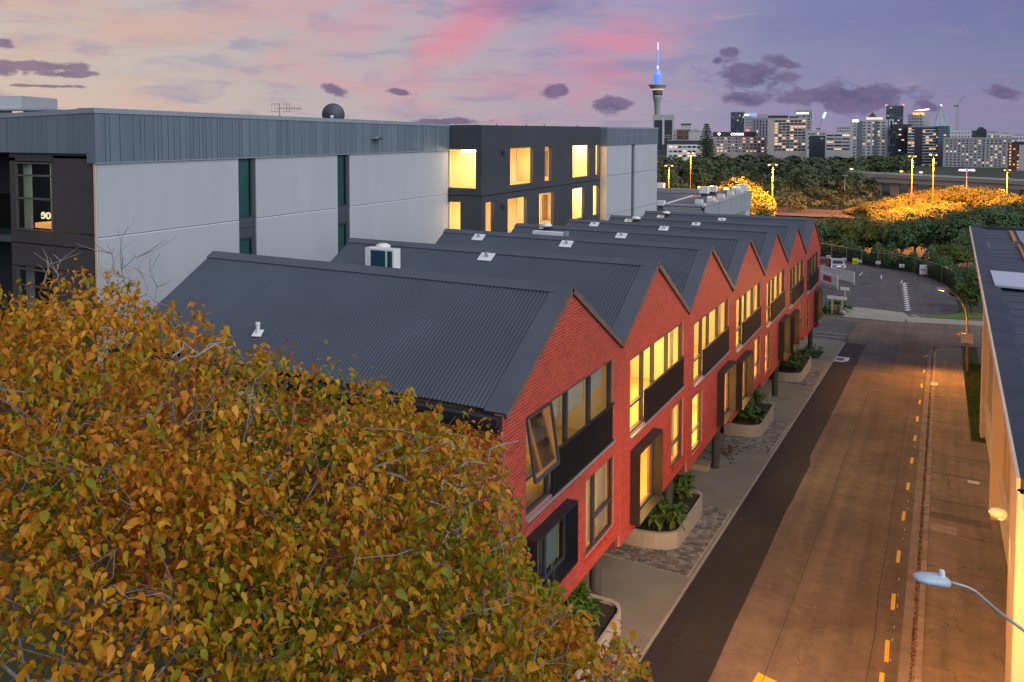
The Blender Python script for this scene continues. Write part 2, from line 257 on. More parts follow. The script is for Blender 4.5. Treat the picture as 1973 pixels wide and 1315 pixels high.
# ------------------------------------------------------------------ mesh helpers
WL = {}    # world location of every root (roots are not rotated unless local)
class MB:
    def __init__(s): s.v = []; s.f = []; s.m = []
    def add(s, vs, fs, mi=0):
        o = len(s.v); s.v.extend([tuple(map(float, q)) for q in vs]); s.f.extend([tuple(i + o for i in q) for q in fs]); s.m.extend([mi] * len(fs)); return s
    def box(s, x0, x1, y0, y1, z0, z1, mi=0):
        return s.add([(x0, y0, z0), (x1, y0, z0), (x1, y1, z0), (x0, y1, z0), (x0, y0, z1), (x1, y0, z1), (x1, y1, z1), (x0, y1, z1)], [(0, 3, 2, 1), (4, 5, 6, 7), (0, 1, 5, 4), (1, 2, 6, 5), (2, 3, 7, 6), (3, 0, 4, 7)], mi)
    def prism(s, poly, vec, mi=0):
        n = len(poly); p = [np.array(q, float) for q in poly]; vec = np.array(vec, float)
        return s.add(p + [q + vec for q in p], [tuple(range(n))[::-1], tuple(range(n, 2 * n))] + [(i, (i + 1) % n, n + (i + 1) % n, n + i) for i in range(n)], mi)
    def beam(s, p, q, wd, ht, mi=0, up=(0, 0, 1)):
        p = np.array(p, float); q = np.array(q, float); d = q - p; d /= (np.linalg.norm(d) + 1e-9); a = np.cross(d, up)
        if np.linalg.norm(a) < 1e-6: a = np.cross(d, (1, 0, 0))
        a /= np.linalg.norm(a); b = np.cross(a, d); a = a * wd / 2; b = b * ht / 2
        return s.prism([p - a - b, p + a - b, p + a + b, p - a + b], q - p, mi)
    def quad(s, a, b, c, d, mi=0): return s.add([a, b, c, d], [(0, 1, 2, 3)], mi)
    def tube(s, pts, rads, n=7, mi=0):
        pts = [np.array(p, float) for p in pts]
        if not hasattr(rads, '__len__'): rads = [rads] * len(pts)
        o = []; prev = None
        for i, p in enumerate(pts):
            d = pts[min(i + 1, len(pts) - 1)] - pts[max(i - 1, 0)]; d /= (np.linalg.norm(d) + 1e-9)
            a = np.cross(d, (0, 0, 1.0)) if prev is None else prev - d * (prev @ d)
            if np.linalg.norm(a) < 1e-4: a = np.cross(d, (1.0, 0, 0))
            a /= np.linalg.norm(a); prev = a; b = np.cross(d, a)
            o += [p + rads[i] * (a * math.cos(2 * math.pi * k / n) + b * math.sin(2 * math.pi * k / n)) for k in range(n)]
        fs = [(i * n + k, i * n + (k + 1) % n, (i + 1) * n + (k + 1) % n, (i + 1) * n + k) for i in range(len(pts) - 1) for k in range(n)]
        fs += [tuple(range(n))[::-1], tuple(range((len(pts) - 1) * n, len(pts) * n))]
        return s.add(o, fs, mi)
    def lathe(s, prof, n=16, c=(0, 0, 0), mi=0):
        o = [(c[0] + r * math.cos(2 * math.pi * k / n), c[1] + r * math.sin(2 * math.pi * k / n), c[2] + z) for r, z in prof for k in range(n)]
        fs = [(i * n + k, i * n + (k + 1) % n, (i + 1) * n + (k + 1) % n, (i + 1) * n + k) for i in range(len(prof) - 1) for k in range(n)]
        fs += [tuple(range(n))[::-1], tuple(range((len(prof) - 1) * n, len(prof) * n))]
        return s.add(o, fs, mi)
    def mesh(s, name, mats, off=(0, 0, 0), smooth=False):
        me = bpy.data.meshes.new(name); v = np.array(s.v, float).reshape(-1, 3) - np.array(off)
        me.from_pydata(v.tolist(), [], s.f)
        for q in ([mats] if isinstance(mats, str) else mats): me.materials.append(MATS[q])
        if not isinstance(mats, str): me.polygons.foreach_set('material_index', s.m)
        if smooth: me.polygons.foreach_set('use_smooth', [True] * len(me.polygons))
        me.update(); return me
    def build(s, name, mats, parent=None, smooth=False, kind=None, local=False):
        off = (0, 0, 0) if (local or parent is None) else WL[parent]
        o = bpy.data.objects.new(name, s.mesh(name, mats, off, smooth)); COL.objects.link(o); WL[o] = np.array(off, float)
        if parent is not None: o.parent = parent
        if kind: o['kind'] = kind
        return o
def top(o, label, cat, group=None):
    o['label'] = label; o['category'] = cat
    if group: o['group'] = group
    return o
def thing(name, label, cat, loc=(0, 0, 0), group=None, rotz=0):
    o = bpy.data.objects.new(name, None); COL.objects.link(o); o.location = tuple(map(float, loc)); o.rotation_euler = (0, 0, rotz); o.empty_display_size = .3
    WL[o] = np.array(loc, float); return top(o, label, cat, group)
def piece(name, mesh, parent, loc, rot=(0, 0, 0), scale=(1, 1, 1), local=False):
    o = bpy.data.objects.new(name, mesh); COL.objects.link(o); o.parent = parent
    o.location = tuple(np.array(loc, float) - (0 if local else WL[parent])); o.rotation_euler = rot; o.scale = scale; WL[o] = np.array(loc, float); return o
def structure(o): o['kind'] = 'structure'; return o
def dup(o, parent=None):
    c = o.copy(); COL.objects.link(c); c.parent = parent
    for ch in o.children: dup(ch, c)
    return c
def lamp(name, typ, loc, energy, col, parent=None, size=.1, rot=None, spot=None, blend=.5, size_y=None):
    l = bpy.data.lights.new(name, typ); l.energy = energy; l.color = col
    if typ == 'AREA':
        l.size = size
        if size_y: l.shape = 'RECTANGLE'; l.size_y = size_y
    else: l.shadow_soft_size = size
    if spot: l.spot_size = spot; l.spot_blend = blend
    o = bpy.data.objects.new(name, l); COL.objects.link(o); o.location = tuple(np.array(loc, float) - (WL[parent] if parent else 0))
    if parent: o.parent = parent
    if rot: o.rotation_euler = rot
    return o
def text_mesh(name, body, size, mat, parent, loc, rot, scale=(1, 1, 1), local=False, ext=.02):
    c = bpy.data.curves.new(name, 'FONT'); c.body = body; c.size = size; c.extrude = ext; c.align_x = 'CENTER'; c.resolution_u = 3; tmp = bpy.data.objects.new(name, c); COL.objects.link(tmp)
    me = bpy.data.meshes.new_from_object(tmp.evaluated_get(bpy.context.evaluated_depsgraph_get())); bpy.data.objects.remove(tmp); me.materials.clear(); me.materials.append(MATS[mat])
    return piece(name, me, parent, loc, rot, scale, local)
_ub = MB().box(-.5, .5, -.5, .5, -.5, .5)
def unit(mat, cache={}):
    if mat not in cache: cache[mat] = _ub.mesh('unit_' + mat, mat)
    return cache[mat]

# ================================================================== SETTING
RD = [(0, 0), (130, -4.9), (200, -9.5), (350, -12), (480, -8), (600, -13), (900, -19), (2600, -36), (9000, -60)]
def Rz(d): return float(np.interp(d, [a for a, _ in RD], [b for _, b in RD]))
def T(x, y):
    d = math.hypot(x - 8, y); k = min(1, max(0, (d - 118) / 35)); k = k * k * (3 - 2 * k)
    return (G(min(y, 130)) - .3) * (1 - k) + Rz(max(d, 130)) * k
mb = MB(); rings = [0.01, 8, 16, 24, 32, 40, 48, 56, 64, 72, 80, 88, 96, 104, 112, 120, 128, 138, 150, 170, 200, 240, 290, 350, 420, 480, 540, 600, 750, 900, 1300, 1900, 2600, 4500, 9000]; na = 96
vs = [(8 + r * math.sin(2 * math.pi * k / na), r * math.cos(2 * math.pi * k / na)) for r in rings for k in range(na)]
mb.add([(x, y, T(x, y)) for x, y in vs], [(i * na + k, (i + 1) * na + k, (i + 1) * na + (k + 1) % na, i * na + (k + 1) % na) for i in range(len(rings) - 1) for k in range(na)])
structure(mb.build('ground', 'ground'))

YS = [-30, 0, 20, 40, 60, 75, 88, 99, 110, 135]
def strip(mb, xl, xr, y0, y1, dz, mi=0, edge_l=None, edge_r=None, step=None):
    """a sheet that follows the street's slope"""
    ys = sorted({y0, y1} | {y for y in YS if y0 < y < y1} | (set(np.arange(y0, y1, step)) if step else set()))
    L = [(edge_l(y) if edge_l else xl, y, G(y) + dz) for y in ys]; Rr = [(edge_r(y) if edge_r else xr, y, G(y) + dz) for y in ys]
    n = len(ys); return mb.add(L + Rr, [(i, n + i, n + i + 1, i + 1) for i in range(n - 1)], mi)
def gpoly(mb, pts, dz, mi=0): return mb.add([(x, y, G(y) + dz) for x, y in pts], [tuple(range(len(pts)))], mi)

road = MB(); strip(road, 1.36, 7.46, -30, 78, 0)
strip(road, -26, 40, 78, 97, 0); strip(road, 7.46, 40, 71, 78, 0)
road = structure(road.build('road', 'asphalt'))
rnd = random.Random(3); wob = [rnd.uniform(-.012, .012) for _ in range(90)]
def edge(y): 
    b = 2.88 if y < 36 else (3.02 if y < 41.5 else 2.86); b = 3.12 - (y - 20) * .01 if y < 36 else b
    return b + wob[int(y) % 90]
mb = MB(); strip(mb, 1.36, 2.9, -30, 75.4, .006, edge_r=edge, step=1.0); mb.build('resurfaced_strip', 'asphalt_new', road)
mb = MB(); gpoly(mb, [(-6, 78.5), (1.3, 78.3), (1.35, 88), (-6, 88)], .005); mb.build('asphalt_patch', 'asphalt_patch', road)
mb = MB(); gpoly(mb, [(2.7, 64.5), (5.2, 64.5), (5.2, 77), (2.7, 77)], .003); mb.build('asphalt_patch', 'asphalt_patch', road)
# seams in the surface
def seam(pts, wd=.016):
    mb = MB()
    for (a, b), (c, d) in zip(pts[:-1], pts[1:]):
        l = math.hypot(c - a, d - b); nx, ny = -(d - b) / l * wd / 2, (c - a) / l * wd / 2
        gpoly(mb, [(a - nx, b - ny), (c - nx, d - ny), (c + nx, d + ny), (a + nx, b + ny)], .008)
    mb.build('seam', 'asphalt_new', road)
def wl(x0, y0, x1, y1, n, a=.05): return [(x0 + (x1 - x0) * i / n + rnd.uniform(-a, a), y0 + (y1 - y0) * i / n) for i in range(n + 1)]
seam(wl(4.3, 6, 4.25, 74, 30)); seam(wl(6.55, 6, 6.5, 72, 26)); seam(wl(3.0, 64.5, 6.9, 64.6, 6)); seam(wl(2.95, 39.6, 7.1, 39.8, 6, .03)); seam(wl(2.6, 55, 7.1, 54.7, 6)); seam(wl(-3, 84, 16, 85, 12)); seam(wl(3.5, 79, 16, 80.5, 9))
seam([(5.4, 76 + .0), (6.2, 78.5), (6.9, 80), (6.1, 81.8), (4.9, 81), (4.6, 79), (5.0, 77), (5.4, 76)], .025)
# yellow dashes by the kerb, old white line showing between them
dash = MB().prism([(-.055, -.5, 0), (.055, -.5, 0), (.055, .5, 0), (-.055, .5, 0)], (0, 0, .006)).mesh('yellow_dash', 'yellow_paint')
for (px, py, l) in ((1698, 1318, 1.1), (1709, 1255, 1.25), (1721, 1160, 1.15), (1731, 1073, 1.1), (1741, 995, 1.1), (1749.5, 938, 1.0), (1757, 888, 1.05), (1763, 845, 1.1), (1767.5, 808, 1.2), (1772, 775, 1.2), (1776, 744, 1.2), (1780.5, 716, 1.2), (1786, 686, 1.5)):
    p = atG(px, py); piece('yellow_dash', dash, road, (p[0], p[1], G(p[1]) + .006), (-.06, 0, rnd.uniform(-.04, .04) - (.25 if py < 700 else 0)), (1, l, 1))
mb = MB()
for i in range(46):
    y = 21 + i * 1.15 + rnd.uniform(0, .5)
    if y > 74: break
    x = 7.03 + rnd.uniform(-.03, .03); h = rnd.uniform(.05, .3); ww = rnd.uniform(.006, .02)
    gpoly(mb, [(x - ww, y), (x + ww, y + .03), (x + ww * .6, y + h), (x - ww * .8, y + h * .8)], .005)
mb.build('worn_white_line', 'white_paint', road, kind='stuff')
a = [atG(*q) for q in ((1461, 1296), (1499, 1315), (1470, 1345), (1435, 1340))]
mb = MB(); gpoly(mb, [(p[0], p[1]) for p in a], .006); mb.build('yellow_arrow', 'yellow_paint', road)
mb = MB()
for y in (74.9, 76.6, 78.6): gpoly(mb, [(-6, y + .8), (1.1, y + .8), (1.1, y + .9), (-6, y + .9)], .012)
mb.build('bay_line', 'white_paint', road)
# leaves and chips lying on the asphalt
mb = MB()
for i in range(90):
    y = rnd.uniform(18, 72); x = rnd.choice((rnd.uniform(1.5, 7.0), rnd.uniform(1.45, 1.9), rnd.uniform(6.6, 7.2))); s = rnd.uniform(.01, .035); a = rnd.uniform(0, 6)
    gpoly(mb, [(x + s * math.cos(a + k * 1.57) * (1 if k % 2 else .5), y + s * math.sin(a + k * 1.57)) for k in range(4)], .012, rnd.choice((0, 1, 1)))
mb.build('fallen_leaves', ['kerb', 'rust_lampglow'], road, kind='stuff')
# catchpit
p = atG(1624, 693); mb = MB(); gpoly(mb, [(1.38, p[1] - 1.2), (1.9, p[1] - 1.2), (2.25, p[1] - .5), (2.25, p[1] + .9), (1.38, p[1] + .9)], .02); mb.build('catchpit_surround', 'white_paint', road)
mb = MB(); gpoly(mb, [(1.45, p[1] - .7), (1.95, p[1] - .7), (1.95, p[1] + .35), (1.45, p[1] + .35)], .03); mb.build('catchpit_grate', 'black_steel', road)

# gutter, kerb and footpath on the right
KX = 7.62
def kpath(off):
    pts = [(KX + off, y) for y in np.arange(8, 73.01, .9)]
    cx, cy, r = KX + 2.9, 75.2, 2.9 - off
    pts += [(cx - r * math.cos(a), cy + r * math.sin(a)) for a in np.linspace(0, math.pi / 2, 8)]
    pts += [(x, cy + r) for x in np.arange(cx + .9, cx + 6, .9)]
    return pts
def ribbon(mb, o0, o1, dz, mi=0):
    A, B = kpath(o0), kpath(o1)
    for i in range(len(A) - 1): mb.add([(*A[i], G(A[i][1]) + dz), (*B[i], G(B[i][1]) + dz), (*B[i + 1], G(B[i + 1][1]) + dz), (*A[i + 1], G(A[i + 1][1]) + dz)], [(0, 1, 2, 3)], mi)
gut = MB(); ribbon(gut, -.38, 0.02, .012); gut = structure(gut.build('gutter', 'gutter_conc'))
mb = MB(); A = kpath(-.2); 
for i in range(2600):
    k = rnd.randrange(len(A) - 8); t = rnd.random(); x = A[k][0] * (1 - t) + A[k + 1][0] * t + abs(rnd.gauss(0, .05)) + .08; y = A[k][1] * (1 - t) + A[k + 1][1] * t
    s = rnd.uniform(.015, .04); a = rnd.uniform(0, 6); x = min(x, KX + .0)
    mb.add([(x + s * math.cos(a + q * 1.57), y + s * math.sin(a + q * 1.57), G(y) + .02 + rnd.uniform(0, .03)) for q in range(4)], [(0, 1, 2, 3)])
mb.build('leaf_litter', 'litter', gut, kind='stuff')
fp = MB()
ys = [8]
while ys[-1] < 71: ys.append(ys[-1] + rnd.choice((3.1, 3.4, 3.7)))
fp = structure(MB().add([(7.78, 8, G(8) + .02), (10.29, 8, G(8) + .02), (9.9, 74, G(74) + .02), (7.78, 74, G(74) + .02)], [(0, 1, 2, 3)]).build('footpath', 'litter'))
for y0, y1 in zip(ys[:-1], ys[1:]):
    xr = 10.28 if y0 < 48 else 9.45
    m_ = MB(); g = .035; m_.add([(x, y, G(y) + z) for z in (.02, .135) for x, y in ((7.79, y0 + g), (xr, y0 + g), (xr, y1 - g), (7.79, y1 - g))], [(4, 5, 6, 7), (0, 1, 5, 4), (1, 2, 6, 5), (2, 3, 7, 6), (3, 0, 4, 7)])
    m_.build('slab', 'path', fp)
yl = ys[-1]; m_ = MB(); poly = [(7.79, yl)] + [q for q in kpath(.17) if q[1] > yl] + [(13, yl)]
m_.add([(x, y, G(y) + .13) for x, y in poly], [tuple(range(len(poly)))[::-1]]); m_.build('slab', 'concrete', fp)
for (px, py, sx, sy, mt) in ((1818, 1020, .42, .42, 'kerb'), (1876, 930, .22, .2, 'white_paint'), (1800, 740, .2, .5, 'white_paint')):
    p = atG(px, py, .135); MB().add([(p[0] + a * sx, p[1] + b * sy, G(p[1] + b * sy) + .141) for a, b in ((-1, -1), (1, -1), (1, 1), (-1, 1))], [(0, 1, 2, 3)]).build('service_cover', mt, fp)
p = atG(1850, 1003, .135); MB().add([(x, y, G(y) + .139) for x, y in ((7.8, p[1] - .3), (9.8, p[1] - .4), (9.8, p[1] + .35), (7.8, p[1] + .4))], [(0, 1, 2, 3)]).build('trench_patch', 'asphalt', fp)
kerbs = structure(bpy.data.objects.new('kerb', None)); COL.objects.link(kerbs); WL[kerbs] = np.zeros(3)
A = kpath(.08)
for i in range(len(A) - 1):
    (x0, y0), (x1, y1) = A[i], A[i + 1]; dx, dy = (x1 - x0) * .03, (y1 - y0) * .03
    MB().beam((x0 + dx, y0 + dy, G(y0) + .05), (x1 - dx, y1 - dy, G(y1) + .05), .16, .17 + rnd.uniform(-.006, .006)).build('kerb_stone', 'kerb', kerbs)
g = MB(); strip(g, 9.45, 10.6, 50, 79.5, .10); strip(g, 9.8, 10.4, -10, 50, .05); structure(g.build('verge', 'ground'))
mb = MB()
for i in range(9000):
    y = rnd.uniform(49.5, 78.5); x = rnd.uniform(9.48, 10.5); h = rnd.uniform(.05, .13); a = rnd.uniform(0, 6.3)
    mb.add([(x - .02 * math.cos(a), y - .02 * math.sin(a), G(y) + .1), (x + .02 * math.cos(a), y + .02 * math.sin(a), G(y) + .1), (x + rnd.uniform(-.03, .03), y + rnd.uniform(-.03, .03), G(y) + .1 + h)], [(0, 1, 2)])
top(mb.build('grass', 'grass', kind='stuff'), 'strip of short green grass between footpath and cream wall', 'grass')

# forecourt on the left: concrete with bands of cobbles
fc = MB(); strip(fc, -4.6, 1.3, 6, 75.2, .03); strip(fc, 1.28, 1.37, 6, 75.2, .034); fc.add([(1.37, y, G(y) + z) for y in (6, 75.2) for z in (.034, -.02)], [(0, 2, 3, 1)])
fc = structure(fc.build('forecourt', 'concrete'))
mb = MB(); strip(mb, 1.29, 1.36, 6, 75, .038); mb.build('edge_band', 'concrete_pale', fc)
cobs = []
for (y0, y1) in ((14.5, 21.8), (26.7, 33.1), (41.2, 47.6), (57, 62.8)):
    mb = MB(); strip(mb, -1.9, 1.2, y0, y1, .034); mb.build('mortar_bed', 'cob_mortar', fc)
    y = y0 + .02
    while y < y1 - .2:
        wrow = .15; x = -1.88 + rnd.uniform(-.1, 0)
        while x < 1.16:
            l = rnd.uniform(.15, .28); x1 = min(x + l, 1.18)
            cobs.append((x + .014, x1 - .014, y + .014, y + wrow - .014)); x = x1
        y += wrow
cobs.sort(key=lambda c: math.hypot(c[0] - 8, c[2] - 12 if c[2] > 25 else 400))
cube = unit('cobble'); mb = MB()
for i, (x0, x1, y0, y1) in enumerate(cobs):
    if x1 - x0 < .06: continue
    z = G((y0 + y1) / 2) + .035 + rnd.uniform(-.006, .008)
    if i < 300: piece('cobble', cube, fc, ((x0 + x1) / 2, (y0 + y1) / 2, z), (-.06, rnd.uniform(-.03, .03), 0), (x1 - x0, y1 - y0, .07))
    else: mb.box(x0, x1, y0, y1, z - .04, z + .035)
mb.build('cobbles', 'cobble', fc, kind='stuff')
mb = MB(); strip(mb, -6, 1.3, 74.8, 78.2, .004); mb.build('asphalt_patch', 'asphalt_patch', road)

# car park beyond the cross street
cp = MB(); cp.add([(x, y, G(y) + .01) for x, y in ((-30, 93.3), (-.2, 95), (5.2, 94.5), (9.2, 95.5), (9.6, 99), (9.3, 107), (8.6, 114), (5.5, 122), (-7, 133), (-30, 138))], [tuple(range(10))])
cp = structure(cp.build('car_park', 'asphalt_park'))
fc2 = MB(); gpoly(fc2, [(-.1, 89.5), (5, 89.7), (5.3, 93), (4.8, 94.6), (-.1, 95.2)], .03); gpoly(fc2, [(5.3, 89.9), (16, 92.8), (16, 94.8), (5.0, 92.6)], .032); gpoly(fc2, [(-14, 88.4), (-.1, 89.5), (-.1, 90), (-14, 89)], .06)
structure(fc2.build('crossing_path', 'concrete_pale'))
def ground_lines(name, pairs, wd, parent, mat='white_paint', dz=.03):
    for a, b in pairs:
        p, q = atG(*a), atG(*b); d = (q - p)[:2]; l = np.linalg.norm(d); nrm = np.array([-d[1], d[0]]) / l * wd / 2
        mb = MB(); gpoly(mb, [tuple(p[:2] - nrm), tuple(q[:2] - nrm), tuple(q[:2] + nrm), tuple(p[:2] + nrm)], dz); mb.build(name, mat, parent)
ground_lines('bay_line', [((1655, 532), (1662, 526)), ((1698, 531), (1698, 538)), ((1735, 546), (1739, 541)), ((1757, 607), (1771, 612))], .12, cp)
for i in range(13): ground_lines('bay_mark', [((1739.5 + 1.0 * (12 - i) * .55, 599 - i * 4.2), (1745.5 + (12 - i) * .55, 596.5 - i * 4.2))], .35, cp)
ground_lines('tar_joint', [((1756, 601), (1828, 601)), ((1755, 588), (1830, 589)), ((1756, 575), (1826, 577)), ((1600, 560), (1668, 549)), ((1655, 552), (1672, 546))], .06, cp, 'asphalt_new')
g = MB(); gpoly(g, [(6.3, 92.9), (9, 93.7), (11, 95), (13, 97), (10, 98.5), (9.2, 96)], .04); structure(g.build('verge', 'grass'))

# motorway far below
mw = MB(); P0 = [atZ(x, y, -10.4) for x, y in ((1400, 412), (1700, 425), (1700, 407), (1400, 394))]
mw.add([(p[0], p[1], T(p[0], p[1]) + .4) for p in P0], [(0, 1, 2, 3)]); structure(mw.build('motorway', 'highway'))

# ================================================================== BRICK TOWNHOUSES
YB = [15.9, 23.52, 31.0, 38.5, 46.1, 53.75, 61.45, 69.3]
YM = [19.63, 26.95, 34.3, 41.95, 49.55, 57.2, 65.25]
ZP = [10.11, 9.74, 9.38, 8.92, 8.49, 8.07, 7.74]
VAL = [8.0, 7.89, 7.47, 7.09, 6.68, 6.31, 5.89, 5.5]
ZE = [8.075 - .4 * n for n in range(7)]
XB = -12.25
LAY = ['BW', 'bW', 'Wb', 'bW', 'Wb', 'bW', 'Wb']
NAMES = ['nearest red brick townhouse with an awning sash propped open upstairs', 'second red brick townhouse, a potted plant on the counter behind its upper windows', 'third red brick townhouse from the autumn tree, narrow lit window low on its left', 'fourth, middle brick townhouse of the row of seven gables',
         'fifth red brick gable from the autumn tree, two before the dim end house', 'sixth red brick townhouse, last but one before the car park', 'farthest red brick townhouse, its upper windows mostly dark, beside the car park']
BW_, BH_ = .24, .08
brick_unit = MB().box(-.5, .5, -.5, .5, -.5, .5).mesh('brick', 'brick')
def intervals(a, b, cuts):
    out = [(a, b)]
    for c, d in cuts:
        nx = []
        for p, q in out:
            if d <= p or c >= q: nx.append((p, q)); continue
            if c > p: nx.append((p, c))
            if d < q: nx.append((d, q))
        out = nx
    return [(p, q) for p, q in out if q - p > .02]
def pane_window(parent, x, y0, y1, z0, z1, mul=(), tran=(), frame='frame', glass='glass', fw=.06, dep=.1, axis='y', name='window', tcell=None):
    """frame with its panes, facing +x (axis y) or -y (axis x)"""
    mb = MB()
    def bx(a0, a1, c0, c1, d=dep):
        if axis == 'y': mb.box(x - d, x, a0, a1, c0, c1)
        else: mb.box(a0, a1, x, x + d, c0, c1)
    bx(y0, y1, z0, z0 + fw); bx(y0, y1, z1 - fw, z1); bx(y0, y0 + fw, z0 + fw, z1 - fw); bx(y1 - fw, y1, z0 + fw, z1 - fw)
    ms = sorted(mul); ed = [y0 + fw] + [m for m in ms] + [y1 - fw]
    for m, wd in [(m, .09) for m in ms]: bx(m - wd / 2, m + wd / 2, z0 + fw, z1 - fw, dep * 1.02)
    for (c, t) in tran: bx(ed[c] + .02, ed[c + 1] - .02, t - fw / 2, t + fw / 2, dep * .97)
    f = mb.build(name, frame, parent)
    for i in range(len(ed) - 1):
        a, b = ed[i], ed[i + 1]; zs = [z0 + fw] + [t for c, t in tran if c == i] + [z1 - fw]
        for c0, c1 in zip(zs[:-1], zs[1:]):
            g = MB()
            if axis == 'y': g.quad((x - dep * .5, a, c0), (x - dep * .5, b, c0), (x - dep * .5, b, c1), (x - dep * .5, a, c1))
            else: g.quad((a, x + dep * .5, c0), (b, x + dep * .5, c0), (b, x + dep * .5, c1), (a, x + dep * .5, c1))
            g.build('pane', glass, f)
    return f
def corrugated(mb, xa, xb, lo, hi, per=.1, amp=.02):
    """sheet between the eave line (y,z)=lo and the ridge line hi, ribs running up the slope"""
    n = int((xb - xa) / per) * 4; dy, dz = hi[0] - lo[0], hi[1] - lo[1]; L = math.hypot(dy, dz); ny, nz = -dz / L, dy / L
    if nz < 0: ny, nz = -ny, -nz
    prof = [0, .1, 1, .9]; v = []
    for i in range(n + 1):
        x = xa + (xb - xa) * i / n; h = amp * prof[i % 4]
        v += [(x, lo[0] + ny * h, lo[1] + nz * h), (x, hi[0] + ny * h, hi[1] + nz * h)]
    return mb.add(v, [(2 * i, 2 * i + 2, 2 * i + 3, 2 * i + 1) for i in range(n)])
def slab_on(mb, xa, xb, lo, hi, t0, t1, h0, h1, mi=0):
    """thin slab on a roof slope between fractions t0..t1, lifted h0..h1"""
    dy, dz = hi[0] - lo[0], hi[1] - lo[1]; L = math.hypot(dy, dz); ny, nz = -dz / L, dy / L
    if nz < 0: ny, nz = -ny, -nz
    q = [(lo[0] + dy * t + ny * h, lo[1] + dz * t + nz * h) for t, h in ((t0, h0), (t1, h0), (t1, h1), (t0, h1))]
    return mb.prism([(xa, a, b) for a, b in q], (xb - xa, 0, 0), mi)
baluster = MB().box(-.025, .025, -.016, .016, -.55, .55).mesh('baluster', 'slat')
WARM = (1.0, .62, .19)
for n in range(7):
    yb, ye, ym, zp, zl, zr, ze = YB[n], YB[n + 1], YM[n], ZP[n], VAL[n], VAL[n + 1], ZE[n]
    zb = ze - 5.82
    t = thing('brick_townhouse', NAMES[n], 'townhouse', (-6, ym, G(ym)), 'row of red brick gabled townhouses')
    k = LAY[n]
    up = (yb + (1.15 if n == 0 else .85), yb + (6.98 if n == 0 else 6.85), ze - 2.8, ze - .47)
    ops = [up]
    if k == 'BW': box = (yb + 1.1, yb + 3.58, ze - 4.78, ze - 3.22); lw = (yb + 4.87, yb + 7.08, ze - 5.36, ze - 3.27)
    elif k == 'bW': box = (yb + .92, yb + 3.32, ze - 5.52, ze - 3.28); lw = (yb + 5.38, yb + 6.92, ze - 5.40, ze - 3.28)
    else: box = (yb + 4.75, yb + 7.05, ze - 5.52, ze - 3.28); lw = (yb + .72, yb + 2.28, ze - 5.40, ze - 3.28)
    ops += [box, lw]
    # ---- brickwork: courses with openings left out, bricks proud of the mortar
    wall = MB(); bricks = []; c = 0; z = zb
    while z < zp - .05:
        zm = z + BH_ / 2
        a = yb + .015 if zm < zl - .0 else yb + .015 + (ym - yb) * (zm - zl) / (zp - zl); b = ye - .015 if zm < zr else ye - .015 - (ye - ym) * (zm - zr) / (zp - zr)
        cuts = [(o[0], o[1]) for o in ops if o[2] < zm < o[3]]
        soldier = False
        for p, q in intervals(a, b, cuts):
            wall.box(-.22, -.006, p, q, z, z + BH_)
            y = yb + (c % 2) * BW_ / 2 - BW_
            while y < q:
                y0, y1 = max(y, p) + .004, min(y + BW_, q) - .004
                if y1 - y0 > .025: bricks.append((y0, y1, z + .0085, z + BH_ - .0085))
                y += BW_
        z += BH_; c += 1
    wall.build('wall', 'mortar', t)
    rest = MB()
    if n == 0: bricks.sort(key=lambda q: (q[0] - 16) + abs(q[2] - 6.5) * .5)
    for i, (y0, y1, z0, z1) in enumerate(bricks):
        pr = rnd.uniform(-.002, .003)
        if n == 0 and i < 190: piece('brick', brick_unit, t, (-.035 + pr, (y0 + y1) / 2, (z0 + z1) / 2), (0, 0, 0), (.07, y1 - y0, z1 - z0))
        else: rest.box(-.06, pr, y0, y1, z0, z1)
    rest.build('bricks', 'brick', t, kind='stuff')
    # dark joint to the next house, soffit, back walls
    MB().box(-.2, -.03, ye - .02, ye + .02, zb + .1, zr - .05).build('movement_joint', 'brick_dark', t)
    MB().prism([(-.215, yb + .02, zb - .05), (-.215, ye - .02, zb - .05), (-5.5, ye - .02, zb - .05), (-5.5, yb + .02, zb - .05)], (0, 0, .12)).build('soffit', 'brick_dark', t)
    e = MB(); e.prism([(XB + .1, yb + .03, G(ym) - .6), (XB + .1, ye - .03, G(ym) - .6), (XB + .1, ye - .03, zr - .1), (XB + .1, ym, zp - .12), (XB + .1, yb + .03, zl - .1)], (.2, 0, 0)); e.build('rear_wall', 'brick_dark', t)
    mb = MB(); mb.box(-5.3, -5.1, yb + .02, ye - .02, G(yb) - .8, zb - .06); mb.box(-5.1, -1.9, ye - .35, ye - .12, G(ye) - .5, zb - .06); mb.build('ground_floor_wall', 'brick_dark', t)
    # ---- roof
    rf = MB(); lo1, lo2, hi = (yb + .04, zl + .06), (ye - .04, zr + .06), (ym, zp + .06)
    corrugated(rf, XB, -.42, lo1, hi); corrugated(rf, XB, -.42, lo2, hi); rf = rf.build('roof', 'roof_steel', t)
    mb = MB()
    for lo in (lo1, lo2): slab_on(mb, -.45, .07, lo, hi, -.015, 1, -.02, .03)
    mb.build('barge_flashing', 'flash_steel', rf)
    mb = MB()
    for lo in (lo1, lo2): slab_on(mb, .03, .075, lo, hi, -.015, 1.0, -.14, -.015)
    mb.build('barge_trim', 'barge', rf)
    mb = MB()
    for lo in (lo1, lo2): slab_on(mb, XB - .02, -.3, lo, hi, .925, 1.004, .02, .04)
    mb.build('ridge_cap', 'flash_steel', rf)
    mb = MB(); mb.box(XB, -.02, ye - .13, ye + .13, zr + .0, zr + .05); mb.box(-.06, .06, ye - .07, ye + .05, zr - .12, zr + .06); mb.build('valley_gutter', 'black_steel', rf)
    # ---- upper window, balustrade
    sill = ze - 1.77; um = [up[0] + 1.42, up[0] + 2.55 + .0, up[0] + 4.15]
